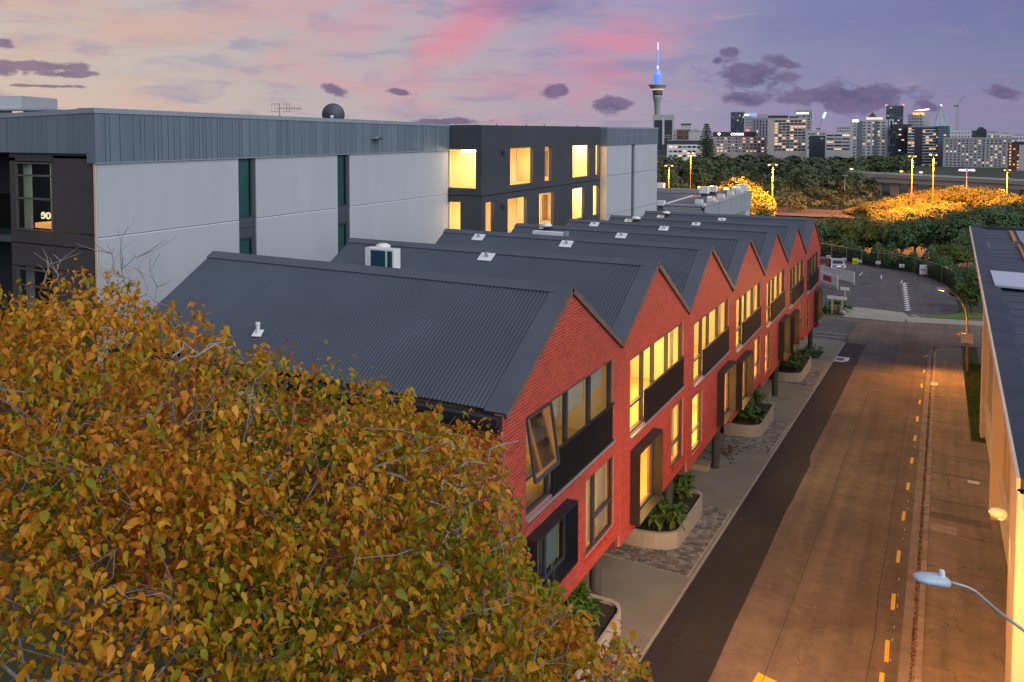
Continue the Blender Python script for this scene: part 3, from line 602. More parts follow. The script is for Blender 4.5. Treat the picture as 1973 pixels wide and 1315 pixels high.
    pane_window(t, -.06, up[0], up[1], up[2], up[3], um, [(0, ze - 1.95)], 'frame', 'glass_clear' if n in (0, 6) else 'glass', .07, .12)
    mb = MB(); mb.box(-.13, .07, up[0] - .01, up[1] + .01, up[2] - .06, up[2] - .005); mb.build('window_sill', 'grey_metal', t)
    br = MB(); br.box(-.005, .05, up[0] + 1.45, up[1] - .03, sill, sill + .05); br.box(.0, .045, up[0] + 1.45, up[1] - .03, up[2] - .02, up[2] + .02); br.box(-.045, -.03, up[0] + 1.46, up[1] - .04, up[2] + .03, sill - .01)
    bal = br.build('balustrade', ['grey_metal'] if n else 'grey_metal', t); bal.data.materials[0] = MATS['bronze' if n > 1 else 'black_steel']
    sp = .115 if n < 2 else .16
    for i in range(int((up[1] - up[0] - 1.5) / sp)): piece('baluster', baluster, bal, (.012, up[0] + 1.52 + i * sp, (sill + up[2]) / 2), (0, 0, 0), (1, 1 if n < 2 else 2.4, (sill - up[2]) / 1.1))
    # ---- steel box window
    x1 = .3; fx = MB(); th = .045
    fx.box(-.1, x1, box[0], box[1], box[3] - th, box[3]); fx.box(-.1, x1, box[0], box[1], box[2], box[2] + th); fx.box(-.1, x1, box[0], box[0] + th, box[2] + th, box[3] - th); fx.box(-.1, x1, box[1] - th, box[1], box[2] + th, box[3] - th)
    fx.build('window_box', 'black_steel' if n == 0 else 'box_steel', t)
    bm = (box[0] + box[1]) / 2
    pane_window(t, -.03, box[0] + th, box[1] - th, box[2] + th, box[3] - th, [bm - .35] if n else [bm], [(0, box[2] + .85)] if n else [], 'frame', 'glass', .06, .08)
    # ---- plain lower window with brick sill
    pane_window(t, -.05, lw[0], lw[1], lw[2], lw[3], [lw[0] + .75] if n == 0 else [], [(1, lw[2] + .8)] if n == 0 else [(0, lw[2] + .75)], 'frame', 'glass', .06, .1)
    mb = MB(); y = lw[0]
    while y < lw[1] - .02: mb.box(-.1, .012, y + .005, min(y + .08, lw[1]) - .005, lw[2] - .12, lw[2] - .01); y += .08
    mb.build('window_sill', 'brick', t)
    # ---- rooms behind the glass
    ra, rb = yb + .25, ye - .25
    for fl, (r0, r1) in enumerate(((ze - 2.86, ze - .25), (ze - 5.6, ze - 3.1))):
        X0, X1 = -5.0, -.24; m_ = MB()
        m_.quad((X0, ra, r0), (X1, ra, r0), (X1, rb, r0), (X0, rb, r0), 1); m_.quad((X0, ra, r0), (X0, rb, r0), (X0, rb, r1), (X0, ra, r1)); m_.quad((X0, ra, r0), (X0, ra, r1), (X1, ra, r1), (X1, ra, r0)); m_.quad((X0, rb, r0), (X1, rb, r0), (X1, rb, r1), (X0, rb, r1)); m_.quad((X0, ra, r1), (X0, rb, r1), (X1, rb, r1), (X1, ra, r1))
        m_.build('room', ['room_wall', 'room_floor'], t)
        pw = (900 if fl == 0 else 900)
        if n == 0: pw = 80 if fl == 0 else 300
        if n == 6 and fl == 0: pw = 60
        if n == 5 and fl == 0: pw = 260
        rq = random.Random(n * 7 + fl); pw *= rq.uniform(.6, 1.15)
        MB().box(-5.0, -1.9, rb - rq.uniform(1.6, 2.6), rb - 1.5, r0, r1).build('partition', 'room_wall', t)
        for q in range(3):
            yq = ra + .5 + q * 2.3 + rq.uniform(0, .8); hq = rq.choice((.45, .75, 1.1, 1.9)); MB().box(-4.9 + rq.uniform(0, 2.2), -4.9 + 2.9, yq, yq + rq.uniform(.5, 1.5), r0 + .01, r0 + hq).build('furniture', rq.choice(('table_wood', 'door_brown', 'curtain', 'slot_panel')), t)
            MB().box(-4.99, -4.95, yq, yq + .7, r1 - 1.3, r1 - .7).build('picture', rq.choice(('door_brown', 'teal_blind', 'curtain')), t)
        if n:
            for q in range(2 if fl == 0 else 1):
                w0 = (up if fl == 0 else lw); yq = w0[0] + .1 if q else w0[1] - .75; cu = MB(); L_ = np.linspace(yq, yq + rq.uniform(.25, .6), 14); cu.add([(-.3 + .03 * math.sin(i * 1.9), y, z_) for i, y in enumerate(L_) for z_ in (w0[2] + .05, w0[3])], [(2 * i, 2 * i + 2, 2 * i + 3, 2 * i + 1) for i in range(13)]); cu.build('curtain', 'curtain', t)
        lamp('ceiling_light', 'AREA', (-2.4, (ra + rb) / 2, r1 - .06), pw, WARM, t, 3.2, (0, 0, 0), size_y=5.0)
    # column and pier under the overhang
    cy = ye - .65; cb = MB(); cb.lathe([(.17, 0), (.17, zb - G(cy) + .05)], 20, (-.5, cy, G(cy) - .02)); cb.build('column', 'column', t, smooth=False)
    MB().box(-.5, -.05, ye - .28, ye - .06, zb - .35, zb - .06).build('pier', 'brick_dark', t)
    if n == 0:
        # awning sash swung open, hung from the window head
        s = MB(); y0, y1, zt, h = up[0] + .05, up[0] + 1.40, up[3] - .04, 1.42; ang = .15; ox, oz = math.sin(ang) * h, math.cos(ang) * h
        A = lambda y, f: (-.01 + ox * f, y, zt - oz * f)
        s.beam(A(y0, 0), A(y0, 1), .05, .06); s.beam(A(y1, 0), A(y1, 1), .05, .06); s.beam(A(y0, 1), A(y1, 1), .05, .08); s.beam(A(y0, 0), A(y1, 0), .05, .05)
        s = s.build('open_sash', 'frame', t); MB().quad(A(y0, 0), A(y1, 0), A(y1, 1), A(y0, 1)).build('pane', 'glass', s)
        # blinds, chairs and table inside
        for a, b, f in ((1.5, 2.5, .42), (2.7, 4.1, .5), (4.3, 5.7, .46)): MB().box(-.34, -.31, up[0] + a, up[0] + b, up[3] - (up[3] - sill) * f * 1.3, up[3] + .02).build('blind', 'curtain', t)
        tb = MB(); tb.lathe([(.02, .7), (.62, .7), (.62, .74), (.02, .74)], 20, (-1.0, up[0] + .5, up[2])); tb.lathe([(.05, 0), (.05, .7)], 8, (-1.0, up[0] + .5, up[2])); tb.build('table', 'table_wood', t)
        for cx_, cy_ in ((-.62, up[0] + 1.9), (-.75, up[0] + 1.15), (-1.9, up[0] + .9)):
            ch = MB(); ch.lathe([(.03, .02), (.04, .42), (.30, .45), (.36, .62), (.37, .86), (.34, .86), (.32, .62), (.27, .48), (.03, .47)], 14, (cx_, cy_, up[2])); ch.build('chair', 'chair_orange', t, smooth=True)
        for a, b in ((.1, 1.3), (1.5, 2.35)): 
            cu = MB(); L_ = np.linspace(lw[0] + a * .9, min(lw[0] + b * .9, lw[1] - .05), 24); v = [(-.22 + .03 * math.sin(i * 1.9), y, z_) for i, y in enumerate(L_) for z_ in (lw[2] + .1 + .05 * math.sin(i), lw[3])]
            cu.add(v, [(2 * i, 2 * i + 2, 2 * i + 3, 2 * i + 1) for i in range(23)]); cu.build('curtain', 'curtain', t)
        cu = MB(); L_ = np.linspace(box[0] + .08, box[1] - .08, 50); v = [(-.2 + .03 * math.sin(i * 1.5), y, z_) for i, y in enumerate(L_) for z_ in (box[2] + .06, box[3] - .06)]
        cu.add(v, [(2 * i, 2 * i + 2, 2 * i + 3, 2 * i + 1) for i in range(49)]); cu.build('curtain', 'curtain_green', t); MB().box(-.32, -.27, box[0] - .1, box[1] + .1, box[2] - .1, box[3] + .1).build('light_blocker', 'dark_room', t)  # dark panel added behind the curtain to keep the room light out
        # side wall with windows, gutter and fascia
        SY = yb; sw = MB(); sb = []; wins = [(-1.78, -.82, 4.9, 7.45), (-4.6, -3.0, 4.9, 7.45), (-1.78, -.82, 2.4, 4.3), (-8.2, -6.6, 4.9, 7.45)]
        z = 1.0; c = 0
        while z < 7.62:
            zm = z + .04
            for p, q in intervals(XB + .1, -.014, [(o[0], o[1]) for o in wins if o[2] < zm < o[3]]):
                sw.box(p, q, SY + .014, SY + .2, z, z + BH_); x = -.0 - (c % 2) * BW_ / 2
                while x > p:
                    x0, x1 = max(x - BW_, p) + .004, min(x, q) - .004
                    if x1 - x0 > .025: sb.append((x0, x1, z + .0085, z + BH_ - .0085))
                    x -= BW_
            z += BH_; c += 1
        sw.build('side_wall', 'mortar', t); sb.sort(key=lambda q: -q[0] + abs(q[2] - 6.8) * .6); rest = MB()
        for i, (x0, x1, z0, z1) in enumerate(sb):
            if i < 110: piece('brick', brick_unit, t, ((x0 + x1) / 2, SY + .035 + rnd.uniform(-.003, .003), (z0 + z1) / 2), (0, 0, 0), (x1 - x0, .07, z1 - z0))
            else: rest.box(x0, x1, SY + .0, SY + .06, z0, z1)
        rest.build('bricks', 'brick', t, kind='stuff')
        for (a, b, c0, c1) in wins:
            pane_window(t, SY + .05, a, b, c0, c1, [], [(0, c0 + .9)], 'frame', 'glass', .06, .08, 'x')
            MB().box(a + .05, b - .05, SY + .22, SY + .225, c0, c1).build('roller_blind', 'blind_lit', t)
        mb = MB(); mb.box(XB, -.02, SY - .16, SY + .0, 7.66, 7.98); mb.box(XB, -.02, SY - .30, SY - .16, 7.82, 7.99); mb.build('gutter', 'black_steel', t)
    if n == 1:
        ct = MB(); ct.box(-3.2, -2.6, up[0] + .6, up[0] + 5.0, up[2], up[2] + 1.0); ct.box(-3.25, -2.5, up[0] + .55, up[0] + 5.05, up[2] + 1.0, up[2] + 1.05); ct.build('counter', 'room_wall', t)
# end wall of the last house
t = bpy.data.objects['brick_townhouse.006']
MB().prism([(XB + .2, YB[7] - .02, -5), (0, YB[7] - .02, -5 + 4.2), (0, YB[7] - .02, VAL[7]), (XB + .2, YB[7] - .02, VAL[7])], (0, .04, 0)).build('end_wall', 'brick', t)
# potted plant upstairs in the second house
z0 = ZE[1] - 2.8 + 1.05; t = thing('potted_plant', 'leafy plant in a vase on the counter in the second brick house', 'plant', (-2.8, YB[1] + 4.0, z0))
MB().lathe([(.07, 0), (.12, .15), (.08, .32), (.1, .36)], 12).build('vase', 'room_wall', t, local=True)
mb = MB()
for i in range(16):
    a = rnd.uniform(0, 6.3); r = rnd.uniform(.25, .65); h = rnd.uniform(.5, 1.0); c = np.array([r * math.cos(a), r * math.sin(a), h]); mb.tube([(0, 0, .3), (c[0] * .5, c[1] * .5, h * .9), c], .008, 4)
    u = np.array([math.cos(a), math.sin(a), -.5]) * .17; v = np.array([-math.sin(a), math.cos(a), .1]) * .1
    mb.add([c - u, c + v, c + u * 1.3, c - v], [(0, 1, 2, 3)])
mb.build('foliage', 'plant_green', t, local=True)

# ---- things on the roofs
def roof_pt(n, side, px, py):
    lo = (YB[n], VAL[n]) if side == 0 else (YB[n + 1], VAL[n + 1]); d = np.array([0, YM[n] - lo[0], ZP[n] - lo[1]]); nn = np.cross((1, 0, 0), d); return atPlane(px, py, (0, lo[0], lo[1] + .08), nn), math.atan2(d[2], d[1] if side == 0 else -d[1])
vent_plate = MB().box(-.24, .24, -.2, .2, 0, .02)
for i, (n, px, py, lab) in enumerate(((1, 937, 496, 'second brick roof from the tree'), (2, 922, 458, 'third brick roof, towards its back end'), (2, 1091, 471, 'third brick roof, towards the street'), (3, 1050, 438, 'fourth brick roof, beside the mushroom vent'), (3, 1197, 455, 'fourth brick roof, towards the street'), (4, 1145, 433, 'fifth brick roof, at its back end'), (4, 1279, 441, 'fifth brick roof, towards the street'), (5, 1211, 426, 'sixth brick roof, at its back end'), (5, 1341, 433, 'sixth brick roof, towards the street'), (6, 1273, 418, 'farthest brick roof, at its back end'), (6, 1391, 424, 'farthest brick roof, towards the street'))):
    p, a = roof_pt(n, 0, px, py); t = thing('pipe_flashing', 'small pale square flashing with pipe on the ' + lab, 'roof flashing', p); t.rotation_euler = (a, 0, .0)
    MB().box(-.27, .27, -.22, .22, 0, .03).build('plate', 'white_metal', t, local=True); MB().lathe([(.05, 0), (.05, .14), (.07, .16), (.02, .2)], 10, (.03, .02, 0)).build('pipe', 'grey_metal', t, local=True)
for n, px, py, lab in ((1, 738, 489, 'mushroom vent on a pale plate behind the heat pump on the second roof'), (3, 1053, 444, 'mushroom vent beside the low duct on the fourth roof'), (5, 1226, 428, 'mushroom vent on the sixth roof'), (6, 1284, 417, 'mushroom vent on the farthest brick roof')):
    p, a = roof_pt(n, 0, px, py); t = thing('mushroom_vent', lab, 'roof vent', p)
    MB().lathe([(.13, -.2), (.13, .22)], 14).build('stack', 'black_steel', t, local=True); MB().lathe([(.26, .2), (.3, .24), (.28, .32), (.15, .38), (.02, .4)], 16).build('cap', 'white_metal', t, True, local=True)
p, a = roof_pt(1, 0, 745, 519); p = p + np.array([0, -.25, -.05]); t = thing('heat_pump', 'white heat pump unit with dark teal fan faces on the second brick roof', 'heat pump', p)
MB().box(-.62, .62, -.22, .22, .05, .85).build('casing', 'white_metal', t, local=True)
for a_, b_ in ((-.36, .27), (.36, .56)): MB().box(a_, b_, -.235, -.225, .1, .79).build('fan_grille', 'fan_teal', t, local=True)
mb = MB(); mb.box(-.7, .7, -.25, -.2, -.12, .05); mb.box(-.7, .7, .2, .25, -.05, .05); mb.build('feet', 'grey_metal', t, local=True)
p, a = roof_pt(3, 0, 1062, 456); t = thing('roof_duct', 'long low white duct lying on the fourth brick roof', 'duct', p + np.array([0, -.2, 0])); MB().box(-.9, .9, -.2, .2, -.1, .28).build('duct_body', 'white_metal', t, local=True); MB().box(.9, .98, -.25, .25, -.15, .33).build('duct_flange', 'grey_metal', t, local=True)
p, a = roof_pt(0, 0, 497, 643); t = thing('vent_pipe', 'white vent pipe with square boot on the nearest brick roof', 'vent pipe', p)
MB().lathe([(.055, -.1), (.055, .22), (.065, .23), (.065, .3), (.02, .31)], 14).build('pipe', 'white_metal', t, local=True); b_ = MB().box(-.13, .13, -.13, .13, .0, .025).build('boot', 'white_metal', t, local=True); b_.rotation_euler = (a, 0, .3)

# ================================================================== APARTMENT BUILDING BEHIND
XW, YL, YD, XD, YR, XR, YE = -19.72, 21.0, 47.32, -17.30, 68.7, -16.75, 83.3
ap = thing('apartment_building', 'long white panelled apartment block with blue-grey ribbed cladding and charcoal lit centre', 'building', (-26, 50, -1.5))
mb = MB(); mb.box(-40, XW - .7, YL + 3.2, YD, -2, 14.2); mb.build('core', 'dark_room', ap)
# white precast panels left of and between the slots, two tiers, fine joints
cols = [(YL + .02, 28.48), (29.58, 35.74), (36.78, YD - .08)]
for a, b in cols:
    for z0, z1 in ((10.02, 12.84), (6.8, 9.98), (3.2, 6.76), (-1, 3.16)): MB().box(XW - .14, XW, a + .015, b - .015, z0, z1).build('wall_panel', 'white_wall', ap)
    MB().box(XW - .1, XW + .004, a + .015, b - .015, 9.955, 9.99).build('joint_highlight', 'white_metal', ap)  # bright highlight along the joint, put in as a thin white strip
MB().box(XW - .12, XW - .002, YL - .03, YL + .018, -1, 12.82).build('corner_trim', 'cream_wall', ap)
# window slots
for a, b in ((28.48, 29.58), (35.74, 36.78)):
    for i, (z0, z1) in enumerate(((10.1, 12.83), (6.0, 9.15), (3, 5.2))):
        f = pane_window(ap, XW - .05, a + .04, b - .22, z0, z1, [], [], 'frame', 'glass_teal', .05, .1)
        MB().box(XW - .24, XW - .2, a + .05, b - .2, z0, z1).build('blind', 'teal_blind', ap)
        MB().box(XW - .3, XW - .02, b - .215, b - .01, z0, z1).build('jamb_panel', 'slot_panel', ap)
    for z0, z1 in ((9.63, 10.08), (9.17, 9.61), (5.2, 5.98)): MB().box(XW - .2, XW - .03, a + .02, b - .02, z0, z1).build('spandrel', 'slot_panel', ap)
# ribbed metal cladding: boards of several widths with open joints, capped by a flashing
def cladding(a, b, fixed, z0, z1, axis, parent, dz=0., rmax=(.62, .34, .17)):
    y = a; rr = random.Random(int(abs(a) * 100))
    while y < b - .05:
        wd = min(rr.choice((.62, .46, .32, .2, .2, .36, .12)), b - y)
        top_ = z1 + dz * ((y - a) / (b - a))
        c = ((fixed + .03), y + wd / 2, (z0 + top_) / 2) if axis == 'y' else (y + wd / 2, fixed - .03, (z0 + top_) / 2)
        s_ = (.06, wd - .028, top_ - z0) if axis == 'y' else (wd - .028, .06, top_ - z0)
        piece('cladding_board', unit('clad'), parent, c, (0, 0, 0), s_); y += wd
MB().box(XW - .02, XW + .005, YL + .02, YD + .1, 12.86, 14.6).build('cladding_backing', 'clad_gap', ap)
MB().box(-34, XW - .03, YL + .0, YL + .04, 13.18, 14.6).build('cladding_backing', 'clad_gap', ap)
cladding(YL + .2, YD + .1, XW + .005, 12.86, 14.72, 'y', ap, -.34); cladding(-34, XW - .45, YL + .0, 13.2, 14.5, 'x', ap, .22)
mb = MB(); mb.box(XW - .44, XW + .075, YL - .06, YL + .2, 12.84, 14.74); mb.build('corner_cladding', 'clad', ap)
mb = MB(); mb.prism([(XW - .9, YL - .1, 14.74), (XW + .1, YL - .1, 14.74), (XW + .1, YL - .1, 14.93), (XW - .9, YL - .1, 14.93)], (0, YD - YL + .2, -.37)); mb.prism([(-34, YL - .09, 14.42), (-34, YL - .09, 14.6), (XW + .09, YL - .09, 14.92), (XW + .09, YL - .09, 14.74)], (0, .8, 0)); mb.build('roof_flashing', 'clad_trim', ap)
mb = MB(); mb.box(XW - .02, XW + .085, YL - .07, YD + .1, 12.82, 12.86); mb.build('drip_trim', 'clad_trim', ap)
mb = MB(); mb.prism([(-40, YL, 14.3), (XW - .5, YL, 14.62), (XW - .5, YD, 14.3), (-40, YD, 14.0)], (0, 0, .1)); mb.build('roof', 'flat_roof', ap)
# brown end wall with its stacked window
mb = MB(); FY = YL + .06
for (x0, x1, z0, z1) in ((-22.35, XW - .1, 10.12, 13.1), (-25.2, XW - .4, 13.0, 13.2), (-22.35, XW - .1, 9.55, 10.08), (-25.2, -22.4, 9.55, 10.0), (-25.2, -22.4, 8.6, 9.5), (-22.35, XW - .1, 8.6, 9.5), (-22.35, XW - .1, -1, 8.57), (-25.2, -24.82, 10.0, 13.0), (-25.2, -22.4, 12.86, 13.0), (-25.2, -24.82, -1, 8.57), (-24.82, -22.4, -1, 6.0)): MB().box(x0, x1, FY, FY + .12, z0, z1).build('wall_panel', 'brown_wall', ap)
f = pane_window(ap, FY - .02, -24.8, -22.42, 10.05, 12.82, [], [(0, 11.35), (0, 12.28)], 'frame_brown', 'glass_clear', .07, .1, 'x')
f = pane_window(ap, FY - .02, -24.8, -22.42, 6.0, 8.5, [], [(0, 7.8)], 'frame_brown', 'glass_clear', .07, .1, 'x')
for z0, z1 in ((9.9, 12.9), (5.9, 8.6)):
    m_ = MB(); m_.box(-24.9, -22.3, FY + 2.5, FY + 2.55, z0, z1); m_.box(-24.9, -22.3, FY + .2, FY + 2.5, z0 - .05, z0); m_.build('room', 'dark_room', ap)
    for a, b in ((-24.75, -24.2), (-23.0, -22.45)):
        cu = MB(); L_ = np.linspace(a, b, 20); v = [(x, FY + .3 + .03 * math.sin(i * 1.7), z_) for i, x in enumerate(L_) for z_ in (z0 + .1, z1 - .1)]; cu.add(v, [(2 * i, 2 * i + 2, 2 * i + 3, 2 * i + 1) for i in range(19)]); cu.build('curtain', 'curtain', ap)
lamp('window_fill', 'AREA', (-23.6, FY + 1.3, 12.8), 26, (.8, .95, 1), ap, 1.2, (0, 0, 0)); MB().box(-24.2, -22.5, FY + .4, FY + 1.6, 10.12, 10.32).build('lit_bench', 'bench_lit', ap)  # cool lamp added inside to brighten the dark end windows
text_mesh('neon_letters', 'oe', .62, 'neon', ap, (-23.55, FY + .45, 10.5), (math.pi / 2, 0, 0), (-1, 1, 1))
# balcony slot at the far left
mb = MB(); mb.box(-34, -25.2, FY + 1.8, FY + 1.9, -1, 13.2); mb.build('balcony_back', 'dark_room', ap)
MB().box(-34, -25.22, FY + .0, FY + 1.8, 9.5, 9.75).build('balcony_floor', 'slot_panel', ap); MB().box(-34, -25.22, FY, FY + .03, 10.05, 11.5).build('balcony_glass', 'glass_teal', ap)
# charcoal link with openings onto lit corridors
lk = MB()
def holed(parent, name, mat, fixed, a, b, z0, z1, ops, axis, th=.25):
    mb = MB(); zs = sorted({z0, z1} | {min(z1, max(z0, q)) for o in ops for q in o[2:4]})
    for c0, c1 in zip(zs[:-1], zs[1:]):
        zm = (c0 + c1) / 2
        for p, q in intervals(a, b, [(o[0], o[1]) for o in ops if o[2] < zm < o[3]]):
            if axis == 'y': mb.box(fixed - th, fixed, p, q, c0, c1)
            else: mb.box(p, q, fixed, fixed + th, c0, c1)
    return mb.build(name, mat, parent)
ops = [(51.4, 55.1, 10.42, 12.92), (57.15, 58.38, 10.42, 12.93), (62.5, 66.2, 10.42, 12.93), (67.58, 68.5, 10.42, 12.92), (47.88, 49.05, 6.9, 9.52), (51.05, 54.05, 6.7, 9.52), (56.16, 58.82, 7.12, 9.55), (62.5, 65.07, 7.1, 9.52), (67.05, 68.42, 7.05, 9.52)]
holed(ap, 'charcoal_wall', 'char_wall', XD, YD, YR, 9.98, 14.45, ops, 'y'); holed(ap, 'charcoal_wall', 'char_wall', XD, YD, YR, -1, 9.93, ops, 'y')
op2 = [(-19.74, -17.72, 10.43, 12.9), (-19.74, -18.85, 6.9, 9.52)]
holed(ap, 'charcoal_wall', 'char_wall', YD, XW - .0, XD - .251, 9.98, 14.47, op2, 'x'); holed(ap, 'charcoal_wall', 'char_wall', YD, XW, XD - .251, -1, 9.93, op2, 'x')
MB().box(-34, XD - .02, YD + .02, YR, 14.3, 14.44).build('roof', 'flat_roof', ap)
for i, (y, ) in enumerate(((50.2,), (54.8,), (57.9,), (64.5,))): MB().lathe([(.06, 0), (.06, .18)], 8, (XD - .4, y, 14.4)).build('roof_vent', 'grey_metal', ap)
for z0, z1 in ((10.3, 13.2), (6.6, 9.75)):
    a, b, X0, X1 = YD + .26, YR - .05, -21.2, XD - .26; m_ = MB()
    m_.quad((X0, a, z0), (X1, a, z0), (X1, b, z0), (X0, b, z0), 1); m_.quad((X0, a, z0), (X0, b, z0), (X0, b, z1), (X0, a, z1)); m_.quad((X0, b, z0), (X1, b, z0), (X1, b, z1), (X0, b, z1)); m_.quad((X0, a, z1), (X0, b, z1), (X1, b, z1), (X1, a, z1)); m_.quad((X0, a, z0), (XW - .05, a, z0), (XW - .05, a, z1), (X0, a, z1))
    m_.build('corridor', ['room_wall', 'room_floor'], ap)
    for y in (50.3, 56.2, 60.5, 66.6): MB().box(X0, X1 - 1.6, y, y + .15, z0, z1).build('partition', 'room_wall', ap)
    for y in (52.2, 54.0, 58.9, 63.6, 65.4): MB().box(X0 + .02, X0 + .1, y, y + .95, z0, z0 + 2.1).build('door', 'door_brown', ap)
    for y in (48.8, 53, 58.3, 63.5, 67.6): lamp('ceiling_light', 'AREA', (-19.0, y, z1 - .05), 170, (1, .66, .28), ap, 1.6, (0, 0, 0))
MB().box(-19.0, -18.0, YD + .4, YD + .6, 12.72, 12.85).build('batten_light', 'lamp_white', ap)
for z in (12.76, 9.17):
    b_ = MB().prism([(XD, 50.0, z - .12), (XD + .3, 50.0, z - .12), (XD + .3, 50.0, z + .08), (XD, 50.0, z + .14)], (0, .45, 0)).build('wall_light', 'slot_panel', ap)
# right white wing
for a, b in ((YR + .02, 75.3), (76.28, YE)):
    for z0, z1 in ((10.31, 12.85), (6.95, 10.28), (3, 6.92), (-2, 2.97)): MB().box(XR - .3, XR, a, b, z0, z1).build('wall_panel', 'white_wall', ap)
MB().box(XR - .3, XR - .15, 75.3, 76.28, -2, 12.85).build('slot', 'slot_panel', ap)
MB().box(-34, XR - .31, YR + .02, YE - .02, -2, 14.2).build('core', 'white_wall', ap)
MB().box(XR - .5, XR + .005, YR - .0, YE, 12.87, 14.3).build('cladding_backing', 'clad_gap', ap); cladding(YR + .02, YE + .05, XR + .005, 12.87, 14.3, 'y', ap)
MB().box(XD + .01, XR + .06, YR - .06, YR - .001, 12.87, 14.3).build('corner_cladding', 'clad', ap); MB().box(XR - .6, XR + .1, YR - .08, YE + .08, 14.3, 14.44).build('roof_flashing', 'clad_trim', ap)
MB().box(XD - .01, XR - .003, YR - .02, YR + .01, -2, 12.85).build('wall_panel', 'cream_wall', ap)
# aerial, dish, flood light on the block
p = np.array((XW - .9, 32.2, 14.2)); t = thing('tv_aerial', 'spindly yagi tv aerial on tripod legs on the white block roof', 'aerial', p + np.array([0, .1, .3])); t.scale = (.62, .62, .7)
mb = MB(); mb.tube([(0, 0, 0), (0, 0, 1.35)], .025, 6)
for a in (0, 2.1, 4.2): mb.tube([(0, 0, .5), (.75 * math.cos(a), .75 * math.sin(a), 0)], .015, 5)
mb.build('mast', 'black_steel', t, local=True); mb = MB(); mb.tube([(-.3, -.1, 1.0), (1.1, 1.3, 1.0)], .015, 5); d = np.array((.707, .707, 0)); e = np.array((-.3, .1, 0))
for i in range(10): c = d * (.45 + i * .13) + np.array((0, .1, 1.0)); mb.tube([c + (0, 0, -.19 + .006 * i), c + (0, 0, .19 - .006 * i)], .012, 4); mb.tube([c - (.12, -.12, 0), c + (.12, -.12, 0)], .012, 4)
mb.build('director_array', 'black_steel', t, local=True); mb = MB()
for s_ in (-.35, .3):
    for z_ in (.75, 1.3): mb.tube([(s_ - .25, s_ + .0, z_), (s_ + .25, s_ + .35, z_)], .012, 4)
    for u_ in (-.2, 0, .2): mb.tube([(s_ + u_, s_ + .18 + u_ * .7, .7), (s_ + u_, s_ + .18 + u_ * .7, 1.35)], .012, 4)
mb.build('reflector_grid', 'black_steel', t, local=True)
p = np.array((XW - .9, 36.3, 14.3)); p = p + np.array([0, .15, -.05]); t = thing('satellite_dish', 'dark round satellite dish on the roof edge of the white block', 'satellite dish', p)
dish = MB(); pr = [(r, .28 * r * r / .36) for r in np.linspace(.02, .62, 8)]; dish.lathe(pr + [(.62, pr[-1][1] + .02), (.02, .03)], 26); dsh = dish.build('reflector', 'slot_panel', t, True, local=True); dsh.location = (0, .05, .65); dsh.rotation_euler = (R_(-78), 0, R_(30))
mb = MB(); mb.tube([(0, 0, 0), (0, 0, .55), (.0, .1, .65)], .05, 8); mb.build('stand', 'white_metal', t, local=True); mb = MB(); mb.tube([(0, -.02, .5), (.05, -.12, .62)], .06, 8); mb.build('bracket', 'white_metal', t, local=True)
p = np.array((XW + .06, 38.8, 13.67)); t = thing('flood_light', 'small grey flood light on the ribbed cladding', 'flood light', p); MB().box(0, .35, -.12, .12, -.03, .09).build('arm', 'clad_trim', t, local=True); MB().box(.12, .4, .1, .5, -.1, .05).build('lamp_head', 'slot_panel', t, local=True)

# far apartment tower top behind, far left
p = atD(30, 205, 110); t = thing('tower_block', 'pale flat-topped tower peeking over the white block at far left', 'building', (p[0], p[1], -2), rotz=YAW)
zt = lambda py: 14 + (249 - py) / F_PX * 110 + 2
MB().box(-12, .8, 0, 10, zt(203), zt(178)).build('plant_room', 'white_wall', t, local=True); MB().box(-14, 4.2, -1, 12, zt(206.5), zt(203)).build('roof_slab', 'clad_trim', t, local=True); MB().box(-14, 3.0, 0, 11, 0, zt(206.5)).build('upper_floor', 'dark_room', t, local=True)
for a, b in ((-5, -3.5), (-2.6, -.6), (1, 2.4)): MB().box(a, b, -.1, .0, zt(214), zt(207.5)).build('window', 'clad_trim', t, local=True)
MB().box(-.4, 1.0, -.12, -.02, zt(211), zt(208)).build('lit_window', 'win_white', t, local=True)

# ================================================================== LOW GREY BUILDING BEYOND THE ROW
LC = np.array([-16.1, 100, 5.43]); t = thing('low_grey_building', 'low grey corrugated building with blue-grey flat roof beyond the brick row', 'building', (-25, 112, -4.5))
mb = MB(); mb.box(-40, LC[0] - .2, 100.2, 128, -5, 4.7); mb.build('core', 'white_wall', t); MB().box(-40, LC[0] - .9, 100.9, 127.2, 4.7, 4.85).build('roof', 'flat_roof', t)
def corrwall(mb, a, b, fixed, z0, z1, axis):
    n = int((z1 - z0) / .16)
    for i in range(n):
        za = z0 + i * (z1 - z0) / n
        if axis == 'y': mb.prism([(fixed, a, za), (fixed + .07, a, za + .05), (fixed, a, za + .15)], (0, b - a, 0))
        else: mb.prism([(a, fixed, za), (a, fixed - .07, za + .05), (a, fixed, za + .15)], (b - a, 0, 0))
for y0 in np.arange(100.2, 127, 6.9):
    mb = MB(); corrwall(mb, y0 + .06, y0 + 6.8, LC[0], 3.0, 5.3, 'y'); mb.build('wall_panel', 'corr_grey', t)
    mb = MB(); corrwall(mb, y0 + .06, y0 + 6.8, LC[0], -5, .6, 'y'); mb.build('wall_panel', 'corr_grey', t)
for x0 in np.arange(-40, LC[0] - 1, 5.9): mb = MB(); corrwall(mb, x0, min(x0 + 5.8, LC[0]), 100.2, 3.0, 5.3, 'x'); corrwall(mb, x0, min(x0 + 5.8, LC[0]), 100.2, -5, 3, 'x'); mb.build('wall_panel', 'corr_grey', t)
MB().box(LC[0] - .19, LC[0] - .1, 100.3, 124, .6, 3.0).build('window_band', 'car_glass', t)
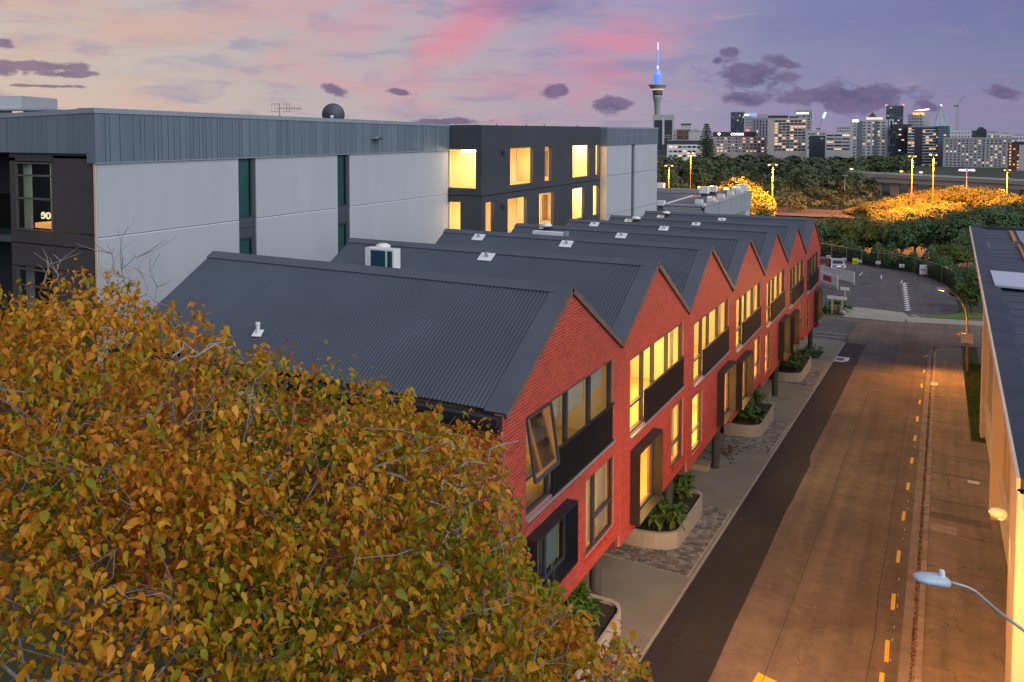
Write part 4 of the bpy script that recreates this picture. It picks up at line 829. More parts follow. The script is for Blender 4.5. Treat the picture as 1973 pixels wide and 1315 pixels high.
for y in np.arange(100.4, 124, .95): MB().box(LC[0] - .1, LC[0] + .04, y, y + .3, .6, 3.0).build('window_fin', 'corr_grey', t)
mb = MB(); mb.box(-40, LC[0] + .1, 100.05, 100.9, 5.3, 5.43); mb.box(LC[0] - .9, LC[0] + .1, 100.9, 128, 5.3, 5.43); mb.box(-40, LC[0] + .05, 127.3, 128, 4.7, 5.5); mb.build('parapet', 'corr_grey', t)
for i, (px, py, s_) in enumerate(((1357, 372, 1.3), (1418, 372, 1.3), (1273, 362, 1.2), (1274, 396, .9), (1347, 394, .9), (1370, 389, .95), (1389, 383, .95), (1408, 378, .95), (1425, 373, .95), (1430, 370, 1.5), (1374, 369, 1.2))):
    p = atZ(px, py + 4, 5.0); v = thing('roof_ventilator', 'white boxy ventilator ' + ('at the middle back of the low grey roof', 'at the back right of the low grey roof', 'at the far left back of the low grey roof', 'at the left of the front edge of the low grey roof', 'on the front right corner of the low grey roof', 'second along the right edge of the low grey roof', 'third along the right edge of the low grey roof', 'fourth along the right edge of the low grey roof', 'fifth along the right edge of the low grey roof', 'largest, on the back right corner of the low grey roof', 'small, right of the middle back one on the low grey roof')[i], 'roof vent', p, 'white ventilators along the low grey roof')
    MB().box(-.45 * s_, .45 * s_, -.45 * s_, .45 * s_, .25, .9 * s_).build('cowl', 'white_metal', v, local=True); MB().box(-.3 * s_, .3 * s_, -.3 * s_, .3 * s_, -.3, .25).build('curb', 'slot_panel', v, local=True)
mb = MB(); a, b = atZ(1285, 392, 4.9), atZ(1336, 377, 4.9); mb.beam(a, b, .25, .1); mb.build('roof_seam', 'white_metal', t)
for px, py in ((1348, 362), (1399, 364)):
    p = atD(px, py, 128); t2 = thing('wall_flood_light', 'bright flood light shining behind the low grey roof' + (', left one' if px < 1360 else ', right one'), 'flood light', (p[0], p[1], 4.7)); h = p[2] - 4.7
    MB().tube([(0, 0, 0), (0, 0, h)], .06, 6).build('post', 'grey_metal', t2, local=True); MB().lathe([(.02, h - .1), (.3, h - .05), (.3, h + .15), (.02, h + .2)], 10).build('lamp_head', 'lamp_glow', t2, local=True)
    lamp('flood', 'POINT', (p[0] + .6, p[1] + 4, p[2] + 1.5), 3000, (1, .38, .06), t2, .3)

# ================================================================== CREAM BUILDING ON THE RIGHT
ZN, Y0_, Y1_ = 6.5, 21.7, 79.0
def ex(y): return 9.48 + .0055 * (y - Y0_)      # the building stands a hair off the street's line
cb = thing('cream_building', 'cream walled building with dark flat membrane roof along the right footpath', 'building', (16, 50, G(50)))
holed(cb, 'end_wall', 'cream_wall', Y0_ + .25, 10.1, 30, -2, ZN - .6, [(10.5, 20, 1.6, 5.2)], 'x', .2)
for x in np.arange(10.5, 20, 1.2): pane_window(cb, Y0_ + .3, x, x + 1.2, 1.6, 5.2, [], [(0, 3.0)], 'white_metal', 'glass_teal', .06, .08, 'x')
MB().box(10.5, 20, Y0_ + .6, Y0_ + .65, 1.6, 5.2).build('blind', 'dark_room', cb)
PIL = [(21.7, 23.5, 9.5), (26.7, 27.9, 9.77), (37.7, 38.8, 9.8), (50.2, 51.6, 9.88)]
for a, b, x in PIL: MB().prism([(x, a, G(b) - .2), (x, b, G(b) - .2), (x, b, ZN - .2), (x, a, ZN - .2)], (10.32 - x, 0, 0)).build('pilaster', 'cream_wall', cb)
for (_, a, _), (b, _, _) in zip(PIL[:-1], PIL[1:]):
    zc = (G(a) + G(b)) / 2; wz0, wz1 = zc + 1.6, zc + 5.2; m0, m1 = a + .5, b - .5
    holed(cb, 'wall_bay', 'cream_wall', 10.3, a, b, zc - 1, ZN - .3, [(m0, m1, wz0, wz1)], 'y', .2)
    MB().box(10.02, 10.1, a + .02, b - .02, wz0 - .14, wz0 - .02).build('sill', 'cream_wall', cb)
    pane_window(cb, 10.22, m0, m1, wz0, wz1, list(np.linspace(m0, m1, max(3, int((m1 - m0) / 1.3)))[1:-1]), [], 'cream_wall', 'glass_teal', .09, .1); MB().box(10.5, 10.55, m0, m1, wz0, wz1).build('blind', 'dark_room', cb)
MB().box(10.33, 13, 51.3, 51.5, -4, ZN - .3).build('wall_bay', 'cream_wall', cb); MB().box(13, 13.2, 51.5, 79, -5, ZN - .3).build('wall_bay', 'cream_wall', cb)
roof = MB(); roof.prism([(10.3, Y0_ + .1, ZN - .28), (30, Y0_ + .1, ZN - .28), (30, Y1_, ZN - .28), (10.3, Y1_, ZN - .28)], (0, 0, .1)); roof = roof.build('roof', 'membrane', cb)
def along(sec, name, mat):
    A = [(ex(Y0_) + a, Y0_, ZN + b) for a, b in sec]; B = [(ex(Y1_) + a, Y1_, ZN + b) for a, b in sec]; n_ = len(sec); MB().add(A + B, [tuple(range(n_))[::-1], tuple(range(n_, 2 * n_))] + [(i, (i + 1) % n_, n_ + (i + 1) % n_, n_ + i) for i in range(n_)]).build(name, mat, cb)
along([(.07, -.3), (1.02, -.3), (.85, -.1), (.75, .0), (.07, .02)], 'parapet', 'membrane_cap'); along([(0, -.26), (.07, -.26), (.07, .03), (0, .03)], 'edge_trim', 'cream_wall')
MB().box(ex(Y1_), 30, Y1_ - .3, Y1_, ZN - .3, ZN + .05).build('parapet', 'membrane_cap', cb); MB().box(9.62, 30, Y0_ - .02, Y0_ + .1, ZN - .62, ZN).build('fascia', 'grey_metal', cb)
for y in np.arange(24, 78, 1.8): MB().prism([(10.3, y, ZN - .178), (26, y + .1, ZN - .178), (26, y + .16, ZN - .178), (10.3, y + .06, ZN - .178)], (0, 0, .008)).build('membrane_lap', 'membrane_cap', roof)
def on_roof(name, mat, pts, z, h): p = [atZ(*q, z + h) for q in pts]; MB().prism([(a[0], a[1], z) for a in p], (0, 0, h)).build(name, mat, roof)
on_roof('skylight_kerb', 'membrane_cap', ((1907.4, 520.5), (1991, 527), (1991, 557), (1916, 551)), 6.31, .16); on_roof('skylight', 'skylight', ((1908, 521), (1990, 528), (1990, 556), (1917, 549)), 6.47, .1)
for q in (((1944, 444), (1951, 445), (1959, 463), (1952, 463)), ((1960, 470), (1964, 471), (1980, 500), (1975, 502))): on_roof('rusty_duct', 'rust_lampglow', q, 6.32, .12)
on_roof('roof_puddle', 'skylight', ((1877, 437), (1922, 437), (1880, 446)), 6.32, .006); on_roof('roof_hatch', 'grey_metal', ((1957, 445), (1990, 446), (1990, 490), (1965, 462)), 6.32, .1); on_roof('roof_puddle', 'membrane_wet', ((1890, 470), (1905, 466), (1908, 478), (1888, 482)), 6.32, .005)
# wall lamp
p = atY(1943, 995, 23.55); p[1] = 23.62; t = thing('wall_lamp', 'white bulkhead lamp on the cream wall lighting the pilaster', 'wall lamp', p)
MB().lathe([(.02, 0), (.12, .05), (.13, .2), (.1, .34), (.02, .4)], 14).build('housing', 'white_metal', t, True, local=True).rotation_euler = (0, R_(-90), 0)
MB().lathe([(.02, -.02), (.06, -.01), (.06, .02), (.02, .03)], 10, (-.15, 0, -.12)).build('lens', 'lamp_soft', t, local=True)
lamp('wall_lamp_light', 'SPOT', p + np.array([-.36, -.05, -.2]), 35, (1, .68, .14), t, .06, (0, R_(14), 0), R_(156), .6)

# ================================================================== STREET FURNITURE
# near street lamp: pole off to the right, arm reaching over the kerb
hd = atD(1797, 1116, 14.0); pb = np.array([9.95, 16.9, G(16.9) + .1]); SOD = (1.0, .38, .06)
t = thing('street_lamp', 'pale blue-grey led street lamp head on a curved arm, close to the camera', 'street lamp', pb)
e0 = atD(1826, 1121, 14.0); e1 = atD(1862, 1131, 14.05); e2 = atD(1925, 1180, 14.3)
MB().tube([pb, pb + (0, 0, 3.2), pb + (-.02, -.02, 4.6), (pb + (-.15, -.1, 5.15))], [.09, .075, .06, .05], 10).build('pole', 'grey_metal', t, True)
MB().tube([pb + (-.15, -.1, 5.15), atD(1985, 1224, 14.5), e2, e1 + np.array([.12, 0, -.04]), e1, e0], [.032, .03, .028, .026, .026, .026], 10).build('arm', 'grey_metal', t, True)
hx = (atD(1761, 1113, 13.95) - e0); L_ = np.linalg.norm(hx); hx = hx / L_; hy = np.cross((0, 0, 1.0), hx); hy /= np.linalg.norm(hy); hz = np.cross(hx, hy)
mb = MB(); sec = []
for f_, w_, h0, h1 in ((0, .07, -.03, .05), (.06, .13, -.05, .075), (.3, .15, -.055, .085), (.7, .145, -.05, .075), (.93, .1, -.035, .045), (1.0, .03, -.015, .015)):
    c = e0 + hx * L_ * f_; sec.append([c + hy * w_ * a + hz * (h1 if b > 0 else h0) * abs(b) for a, b in ((-1, -.3), (-.8, -1), (.8, -1), (1, -.3), (1, .3), (.75, .9), (0, 1), (-.75, .9), (-1, .3))])
n_ = 9; mb.add([p for s_ in sec for p in s_], [(i * n_ + k, i * n_ + (k + 1) % n_, (i + 1) * n_ + (k + 1) % n_, (i + 1) * n_ + k) for i in range(5) for k in range(n_)] + [tuple(range(n_))[::-1], tuple(range(5 * n_, 6 * n_))])
mb.build('lamp_head', 'lamp_grey', t, True)
c = e0 + hx * L_ * .2 + hz * .07; MB().lathe([(.045, 0), (.045, .09), (.035, .11), (.01, .115)], 14, c).build('photocell', 'white_metal', t)
c = e0 + hx * L_ * .6 - hz * .062; MB().box(c[0] - .1, c[0] + .1, c[1] - .05, c[1] + .05, c[2] + .005, c[2] + .02).build('lens', 'lamp_glow2', t)
lamp('street_light', 'SPOT', c - hz * .16, 7000, SOD, t, .12, Vector((-.16, .84, -.52)).to_track_quat('-Z', 'Y').to_euler(), R_(108), 1.0)
# far street lamp with sign
pb = atG(1863, 725, .12); yl_ = pb[1]
t = thing('street_lamp', 'tall curved street lamp with a sign on its pole at the far corner', 'street lamp', pb)
pts = [pb] + [atY(px, py, yl_) for px, py in ((1864, 640), (1863.5, 612), (1860, 595), (1852, 580), (1842, 569), (1830, 561), (1822, 559))]
MB().tube(pts, [.085, .075, .07, .06, .055, .05, .045, .045], 10).build('pole', 'timber', t, True); MB().lathe([(.14, 0), (.14, .35)], 10, pb).build('base', 'slot_panel', t)
a, b = atY(1822, 559, yl_), atY(1805, 556, yl_); MB().beam(a, b, .26, .14).build('lamp_head', 'lamp_grey', t); MB().beam(a - (.1, 0, .08), b + (.08, 0, -.08), .2, .03).build('lens', 'lamp_glow2', t)
lamp('street_light', 'SPOT', (a + b) / 2 - np.array([0, 0, .15]), 3500, SOD, t, .12, (R_(-45), 0, 0), R_(150), 1.0)
c = atY(1863.5, 652.5, yl_ - .12); t = thing('street_sign', 'blank pale back of a traffic sign on the far lamp pole', 'street sign', c); MB().box(-.36, .36, -.02, .02, -.33, .33).build('plate', 'sign_white', t, local=True); MB().box(-.12, .12, .02, .06, -.42, -.33).build('clamp', 'slot_panel', t, local=True)
c = atY(1846, 646.5, yl_ - .1); t = thing('direction_blade', 'small orange triangular blade sign sticking out left of the pale sign', 'street sign', c); MB().prism([(-.3, 0, -.08), (.42, 0, -.06), (0, 0, .13)], (0, .03, 0)).build('blade', 'yellow_paint', t, local=True)

# planters under the overhang
def leaf_blade(mb, base, ang, ln, wd, rise, droop, seg=4, mi=0):
    d = np.array([math.cos(ang), math.sin(ang), 0]); s_ = np.array([-math.sin(ang), math.cos(ang), 0]); v = []
    for i in range(seg + 1):
        f_ = i / seg; p = np.array(base) + d * ln * f_ * math.cos(rise * .5) + np.array([0, 0, ln * (math.sin(rise) * f_ - droop * f_ * f_)])
        wv = wd * math.sin(math.pi * min(.97, .12 + .86 * f_)); v += [p - s_ * wv + (0, 0, wv * .35), p + (0, 0, 0), p + s_ * wv + (0, 0, wv * .35)]
    mb.add(v, [(3 * i + k, 3 * i + k + 1, 3 * i + k + 4, 3 * i + k + 3) for i in range(seg) for k in range(2)], mi)
def shrub(name, label, cat, loc, r, h, nleaf, ln, wd, mat, group=None, seed=0):
    rr = random.Random(seed); t = thing(name, label, cat, loc, group); mb = MB(); st = MB()
    for s_ in range(max(3, int(r * 24))):
        a = rr.uniform(0, 6.28); q = r * math.sqrt(rr.random()) * .75; c = np.array([q * math.cos(a), q * math.sin(a), 0]); hh = h * rr.uniform(.45, 1) * (1 - .45 * (q / r) ** 2); lean = np.array([c[0] * .35, c[1] * .35, hh]); st.tube([c, c + lean], .012, 4)
        for j in range(nleaf): leaf_blade(mb, c + lean * rr.uniform(.5, 1), rr.uniform(0, 6.28), ln * rr.uniform(.6, 1.15), wd * rr.uniform(.7, 1.1), rr.uniform(.1, 1.1), rr.uniform(.3, .8))
    st.build('stems', 'plant_green', t, local=True); mb.build('foliage', mat, t, True, local=True); return t
def planter(y0, y1, x0, x1, h, label, ring=.11):
    zc = lambda y: G(y); ym_ = (y0 + y1) / 2; t = thing('planter', label, 'planter', ((x0 + x1) / 2, ym_, G(ym_))); xm = x0 + .35; rr = (x1 - xm); pts = []
    for a in np.linspace(-math.pi / 2, 0, 7): pts.append((x1 - rr + rr * math.cos(a), y0 + .8 + .8 * math.sin(a)))
    for a in np.linspace(0, math.pi / 2, 5): pts.append((x1 - .45 + .45 * math.cos(a), y1 - .45 + .45 * math.sin(a)))
    pts += [(x0, y1), (x0, y0)]; pts = pts if x1 - rr > x0 else pts
    ctr = np.array([(x0 + x1) / 2, ym_]); inn = []
    for p in pts: d = ctr - np.array(p); l = np.linalg.norm(d); inn.append(tuple(np.array(p) + d / l * ring * 1.35))
    zt_ = G(y0) + h; n_ = len(pts); mb = MB(); v = [(x, y, G(y) - .05) for x, y in pts] + [(x, y, zt_) for x, y in pts] + [(x, y, zt_) for x, y in inn] + [(x, y, zt_ - .12) for x, y in inn]
    mb.add(v, [(a * n_ + i, a * n_ + (i + 1) % n_, (a + 1) * n_ + (i + 1) % n_, (a + 1) * n_ + i) for a in range(3) for i in range(n_)]); mb.build('wall', 'concrete_pale', t)
    MB().add([(x, y, zt_ - .1) for x, y in inn], [tuple(range(n_))]).build('soil', 'soil', t); return zt_ - .1
PG = 'broad-leaved plants in the concrete planters'
for k_, (y0, y1, x0, x1, h, nm, pl) in enumerate(((17.2, 22.6, -1.5, .5, .42, 'concrete planter below the nearest brick house, half hidden by autumn leaves', [(19.2, -.2, .75), (21.3, -.7, .7)]), (27.9, 32.3, -1.35, .38, .62, 'concrete planter under the second brick house beside the cobbles', [(28.9, -.4, .8), (31.4, -.5, .65)]), (43.2, 47.9, -1.3, .38, .62, 'concrete planter below the fourth brick house', [(44.4, -.5, .75), (47.0, -.5, .7)]), (57.2, 62.8, -1.2, .36, .6, 'concrete planter under the sixth brick house glowing orange', [(58.9, -.35, .8), (61.7, -.5, .75)]))):
    zs = planter(y0, y1, x0, x1, h, nm)
    for j, (y, x, r) in enumerate(pl): shrub('planter_shrub', 'glossy green shrub at the %s end of the planter under the %s brick house' % (('near', 'far')[j], ('nearest', 'second', 'fourth', 'sixth')[k_]), 'shrub', (x, y, zs), r, .95, 13, .42, .085, 'leaf_planter', PG, 10 + k_ * 3 + j)
g_ = MB(); gpoly(g_, [(-1.3, 66.3), (.3, 66.6), (.35, 70), (-1.2, 70)], .045); structure(g_.build('garden_bed', 'soil'))
for j, (x, y) in enumerate(((-.7, 67.2), (-.3, 69.2))): shrub('bed_shrub', 'low pale green plant in the bed by the last column, ' + ('left of it' if j == 0 else 'right of it'), 'shrub', (x, y, G(y) + .03), .75, .5, 7, .32, .06, 'leaf_planter', None, 40 + j)
# low concrete blocks beside the columns
for nm, y in (('third', 37.3), ('fifth', 52.6)): t = thing('concrete_step', 'low pale concrete block beside the column of the %s brick house' % nm, 'concrete block', (-1.2, y, G(y))); MB().box(-.75, .55, -.22, .22, -.1, .32).build('block', 'concrete_pale', t, local=True); MB().box(-.78, .58, -.25, .25, .32, .36).build('cap', 'concrete', t, local=True)
mb = MB()
for i in range(160):
    y = rnd.gauss(40.6, .8); x = rnd.gauss(-.6, .4); s_ = rnd.uniform(.03, .08); a = rnd.uniform(0, 6)
    mb.add([(x + s_ * math.cos(a + q * 1.57), y + s_ * math.sin(a + q * 1.57), G(y) + .06 + rnd.uniform(0, .03)) for q in range(4)], [(0, 1, 2, 3)])
top(mb.build('leaf_drift', 'litter', kind='stuff'), 'drift of brown fallen leaves by the third column', 'fallen leaves')

# ================================================================== CAR PARK CORNER
def fence_run(P0, name, label, h=2.0):
    t = thing(name, label, 'fence', (*P0[0][:2], G(P0[0][1]))); mesh = MB(); rail = MB()
    for (x0, y0), (x1, y1) in zip(P0[:-1], P0[1:]):
        n_ = max(1, int(math.hypot(x1 - x0, y1 - y0) / 2.6))
        for i in range(n_):
            x, y = x0 + (x1 - x0) * i / n_, y0 + (y1 - y0) * i / n_; MB().tube([(x, y, G(y)), (x, y, G(y) + h)], .035, 6).build('post', 'grey_metal', t)
        rail.tube([(x0, y0, G(y0) + h - .03), (x1, y1, G(y1) + h - .03)], .022, 5); l = math.hypot(x1 - x0, y1 - y0); m = int(l / .22)
        for i in range(m):
            for s_ in (-1, 1):
                x, y = x0 + (x1 - x0) * i / m, y0 + (y1 - y0) * i / m; f_ = min(1, max(0, (i + s_ * 9) / m)); xx, yy = x0 + (x1 - x0) * f_, y0 + (y1 - y0) * f_; hh = h * abs(f_ * m - i) / 9
                if hh > .05: mesh.beam((x, y, G(y)), (xx, yy, G(yy) + hh), .012, .012)
    rail.build('top_rail', 'grey_metal', t); mesh.build('wire_mesh', 'fence_dark', t); return t
FP = [(-10, 134.5), (-5.5, 130), (.7, 124.6), (5.0, 122.2), (8.0, 116.5), (9.2, 112)]
fence_run(FP, 'wire_fence', 'dark wire mesh fence along the back of the car park')
def on_fence(px, py):
    d = ray(px, py); o2 = CAM[:2]; best = None
    for (x0, y0), (x1, y1) in zip(FP[:-1], FP[1:]):
        A = np.array([[d[0], x0 - x1], [d[1], y0 - y1]]); sol = np.linalg.solve(A, np.array([x0, y0]) - o2)
        if -.02 <= sol[1] <= 1.02 and sol[0] > 0: best = sol[0] if best is None else min(best, sol[0])
    return CAM + d * ((best or 122) - .9)
for (px, py, sx, sz, mt, lab) in ((1648, 504, .35, .42, 'sign_yellow', 'large yellow-green notice hung on the car park fence'), (1656, 504, .25, .18, 'sign_white', 'small cream notice right beside the yellow-green one'), (1692, 506.5, .28, .18, 'sign_white', 'small cream notice on the middle of the car park fence'), (1737.5, 512.5, .3, .2, 'sign_white', 'cream notice on the fence left of the tall white one'), (1779, 520, .42, .6, 'sign_white', 'tall white notice at the right end of the fence'), (1596.5, 495, .3, .2, 'sign_white', 'pale notice above the parked cars'), (1626, 500.5, .28, .22, 'sign_white', 'pale notice just right of the silver car')):
    p = on_fence(px, py); t = thing('fence_notice', lab, 'notice', p, rotz=R_(20)); MB().box(-sx, sx, -.02, .02, -sz, sz).build('plate', mt, t, local=True); MB().box(-sx * .7, sx * .7, -.03, -.021, -.02, .05).build('print', 'slot_panel', t, local=True); MB().box(-sx * .6, sx * .6, -.03, -.021, -.14, -.09).build('print', 'slot_panel', t, local=True)
def car(loc, rot, paint, label):
    t = thing('parked_car', label, 'car', loc, rotz=rot); W_ = .88
    prof = [(-2.25, .28), (-2.28, .62), (-2.2, .86), (-1.7, .95), (-1.15, 1.36), (-.6, 1.45), (.35, 1.43), (1.05, 1.0), (1.95, .84), (2.22, .66), (2.25, .3)]; mb = MB(); n_ = len(prof)
    rings_ = []
    for wf, zf in ((-1, 1), (-.9, 1), (.9, 1), (1, 1)):
        r_ = []
        for (y, z) in prof:
            wv = W_ * wf * (1 if z < .98 else 1 - (z - .98) * .45); zz = z - (.05 if abs(wf) > .95 and z > .5 else 0); r_.append((wv, y, zz))
        rings_.append(r_)
    mb.add([p for r_ in rings_ for p in r_], [(i * n_ + k, i * n_ + (k + 1) % n_, (i + 1) * n_ + (k + 1) % n_, (i + 1) * n_ + k) for i in range(3) for k in range(n_)] + [tuple(range(n_)), tuple(range(3 * n_, 4 * n_))[::-1]]); mb.build('body', paint, t, True, local=True)
    MB().prism([(-.62, -1.63, 1.0), (.62, -1.63, 1.0), (.55, -1.2, 1.34), (-.55, -1.2, 1.34)], (0, -.025, .02)).build('rear_window', 'car_glass', t, local=True); MB().prism([(-.62, 1.0, 1.05), (.62, 1.0, 1.05), (.55, .45, 1.39), (-.55, .45, 1.39)], (0, .02, .02)).build('windscreen', 'car_glass', t, local=True)
    for s_ in (-1, 1):
        MB().prism([(s_ * .865, -1.35, 1.0), (s_ * .865, .9, 1.0), (s_ * .72, .3, 1.36), (s_ * .72, -1.0, 1.36)], (s_ * .02, 0, 0)).build('side_window', 'car_glass', t, local=True); MB().box(s_ * .5 - .2, s_ * .5 + .2, -2.31, -2.2, .68, .82).build('tail_light', 'tail_red', t, local=True)
        MB().box(s_ * .98 - .08, s_ * .98 + .08, .72, .85, .98, 1.1).build('mirror', paint, t, local=True)
        for y in (-1.38, 1.38):
            wh = MB().lathe([(.05, -.1), (.31, -.1), (.33, -.06), (.33, .06), (.31, .1), (.05, .1)], 18).build('wheel', 'tyre', t, local=True); wh.location = (s_ * .8, y, .33); wh.rotation_euler = (0, math.pi / 2, 0); MB().lathe([(.02, -.115), (.2, -.11), (.2, .11), (.02, .115)], 12).build('rim', 'grey_metal', wh, local=True)
    MB().box(-.26, .26, -2.3, -2.28, .5, .62).build('number_plate', 'slot_panel', t, local=True)
p = atG(1607, 524); car((p[0], p[1] + 2, G(p[1]) + .02), R_(14), 'car_silver', 'silver sedan parked by the fence, seen from behind')
p = atG(1583, 521); car((p[0] - .3, p[1] + 2, G(p[1]) + .02), R_(14), 'car_red', 'dark red car parked left of the silver sedan')
def slat_rail(a, b, h, label, notices=False):
    a, b = np.array(a, float), np.array(b, float); t = thing('slatted_barrier', label, 'barrier', a); d = b - a; ax = d / np.linalg.norm(d)
    for i in range(8): z_ = np.array([0, 0, h * (i + .5) / 8]); MB().beam(a + z_, b + z_, .04, h / 8 * .62).build('slat', 'white_metal', t)
    for f_ in (0.0, .5, 1.0): q = a + d * f_; MB().beam(q - (0, 0, .35), q + (0, 0, h + .04), .07, .07).build('post', 'white_metal', t)
    MB().beam(a + (0, 0, h + .04), b + (0, 0, h + .04), .08, .05).build('top_rail', 'white_metal', t)
    if notices:
        for f0, f1, mt in ((.48, .64, 'sign_white'), (.72, .88, 'sign_red')): p0 = a + d * f0 - np.array([0, .05, 0]); p1 = a + d * f1 - np.array([0, .05, 0]); MB().add([p0 + (0, 0, h * .25), p1 + (0, 0, h * .25), p1 + (0, 0, h * .85), p0 + (0, 0, h * .85)], [(0, 1, 2, 3)]).build('notice', mt, t)
pr = atG(1614, 559); pl_ = pr + np.array([-6.5, 9.0, 0]); slat_rail((pl_[0], pl_[1], pl_[2] + .4), (pr[0], pr[1], pr[2] + .3), 1.15, 'white slatted barrier with red and white notices nearest the brick row', True)
pr = atG(1646, 549); pl_ = pr + np.array([-7.5, 5.0, 0]); slat_rail((pl_[0], pl_[1], pl_[2] + .5), (pr[0], pr[1], pr[2] + .25), 1.15, 'white slatted barrier sloping behind, in front of the silver car')
for (px, py, top_, lab) in ((1603, 606, 570, 'short wooden post sign left in the agave bed'), (1622, 605, 572, 'wooden post sign with a long white cap at the bed corner'), (1628, 571, 554, 'wooden post with white box behind the agave bed')):
    p = atG(px, py); h = atY(px, top_, p[1])[2] - p[2]; t = thing('post_sign', lab, 'sign', p); MB().box(-.09, .09, -.09, .09, -.1, h).build('post', 'timber', t, local=True); MB().box(-.45, .45, -.13, -.09, h - .3, h + .02).build('board', 'sign_white', t, local=True)
b0 = MB(); gpoly(b0, [(-6, 89.0), (-.25, 89.7), (-.1, 92.6), (-2, 93.5), (-6, 93)], .1); structure(b0.build('garden_bed', 'soil'))
for i, (px, py, r, h) in enumerate(((1591, 603, 1.0, .9), (1612, 590, .9, .8), (1630, 596, .6, .6))): p = atG(px, py); shrub('agave', ('bright green agave at the left of the corner bed', 'blue-green agave behind the boulder', 'small agave by the white-capped post')[i], 'agave', p, r * .5, h * .5, 9, r, .11, 'leaf_agave', None, 60 + i)
def boulder(p, s_, label, seed, mat='rock'):
    bm = bmesh.new(); bmesh.ops.create_icosphere(bm, subdivisions=3, radius=1); rr = np.random.default_rng(seed); dirs = rr.normal(size=(14, 3)); dirs /= np.linalg.norm(dirs, axis=1)[:, None]
    for v in bm.verts:
        c = np.array(v.co); k_ = 1 - .28 * max(0, float(np.max(dirs @ c)) - .75) / .25; v.co = Vector(c * k_ * np.array(s_))
    me = bpy.data.meshes.new('boulder'); bm.to_mesh(me); bm.free(); me.materials.append(MATS[mat]); o = bpy.data.objects.new('boulder', me); COL.objects.link(o); o.location = tuple(p); top(o, label, 'boulder')
p = atG(1608, 602); boulder(p + (0, 0, .35), (.8, .6, .6), 'large brown boulder in the corner bed', 3); p = atG(1623, 607); boulder(p + (0, 0, .2), (.35, .3, .28), 'small pale boulder at the foot of the white-capped post', 5, 'concrete_pale'); p = atG(1630, 602); boulder(p + (0, 0, .2), (.35, .35, .32), 'small boulder at the bed corner by the driveway', 6, 'concrete')

# ================================================================== TREES
def quads_mesh(name, C_, N_, S_, mat, aspect=.7, bend=.25):
    """many small leaf faces: centres, normals, sizes -> bent two-quad leaves"""
    n_ = len(C_); rr = np.random.default_rng(n_); N_ = N_ / (np.linalg.norm(N_, axis=1)[:, None] + 1e-9); A = np.cross(N_, rr.normal(size=(n_, 3))); A /= (np.linalg.norm(A, axis=1)[:, None] + 1e-9); B = np.cross(N_, A); S = S_[:, None]
    V = np.stack([C_ - A * S, C_ - A * S * .2 + B * S * aspect, C_ + A * S + N_ * S * -bend, C_ - A * S * .2 - B * S * aspect], 1).reshape(-1, 3)
    me = bpy.data.meshes.new(name); F_ = np.arange(4 * n_).reshape(-1, 4); me.from_pydata(V.tolist(), [], F_.tolist()); me.materials.append(MATS[mat]); me.update(); return me
def crown_pts(seed, lobes, n_, shell=.5, clump=.16):
    rr = np.random.default_rng(seed); L_ = np.array(lobes, float); vol = np.prod(L_[:, 3:6], axis=1) ** (2 / 3); idx = rr.choice(len(L_), n_, p=vol / vol.sum())
    ncl = max(12, n_ // 60); D_ = rr.normal(size=(ncl, 3)); D_[:, 2] = D_[:, 2] * .9 + .25; D_ /= np.linalg.norm(D_, axis=1)[:, None]
    k_ = rr.integers(0, ncl, n_); d = D_[k_] + rr.normal(size=(n_, 3)) * clump; d /= np.linalg.norm(d, axis=1)[:, None]; rad = (shell + (1 - shell) * rr.random(ncl)[k_] ** .5) * rr.uniform(.88, 1.06, n_)
    P_ = L_[idx, :3] + d * rad[:, None] * L_[idx, 3:6]; Nn = d * .9 + rr.normal(size=(ncl, 3))[k_] * .3 + rr.normal(size=(n_, 3)) * .3 + np.array([0, 0, .4]); return P_, Nn
def tree_meshes(seed, h, r, n_, leaf, mat, trunk_h=.35):
    rr = random.Random(seed); lobes = [(0, 0, h * .68, r * .8, r * .8, h * .3)]
    for i in range(6): a = i * 1.05 + rr.uniform(-.3, .3); q = r * rr.uniform(.4, .62); lobes.append((q * math.cos(a), q * math.sin(a), h * rr.uniform(.42, .72), r * rr.uniform(.38, .55), r * rr.uniform(.38, .55), h * rr.uniform(.16, .26)))
    P_, Nn = crown_pts(seed, lobes, n_); S_ = np.random.default_rng(seed).uniform(.6, 1.3, n_) * leaf; cr = quads_mesh('crown', P_, Nn, S_, mat)
    tb = MB(); tb.tube([(0, 0, -.5), (0, .05 * r, h * trunk_h), (.05 * r, 0, h * .6)], [.05 * h * .6, .035 * h * .6, .02 * h * .6], 7)
    for l in lobes[1:]: tb.tube([(0, 0, h * trunk_h * .8), (l[0] * .5, l[1] * .5, h * trunk_h + (l[2] - h * trunk_h) * .4), l[:3]], [.02 * h, .013 * h, .005 * h], 5)
    return cr, tb.mesh('trunk', 'bark_dark' if mat != 'leaf_dark' else 'bark')
def put_tree(name, ms, loc, s_, rot, label, group=None):
    t = thing(name, label, 'tree', loc, group, rotz=rot); t.scale = (s_[0], s_[0], s_[1])
    for nm, me in (('crown', ms[0]), ('trunk', ms[1])): o = bpy.data.objects.new(nm, me); COL.objects.link(o); o.parent = t
    return t
DK = [tree_meshes(100 + i, 7, 3.2, 5200, .17, 'leaf_dark') for i in range(4)]; MD = [tree_meshes(120 + i, 7, 3.2, 5200, .17, 'leaf_mid') for i in range(2)]
LT = [tree_meshes(140 + i, 8, 5.0, 5000, .3, 'leaf_lit') for i in range(3)]
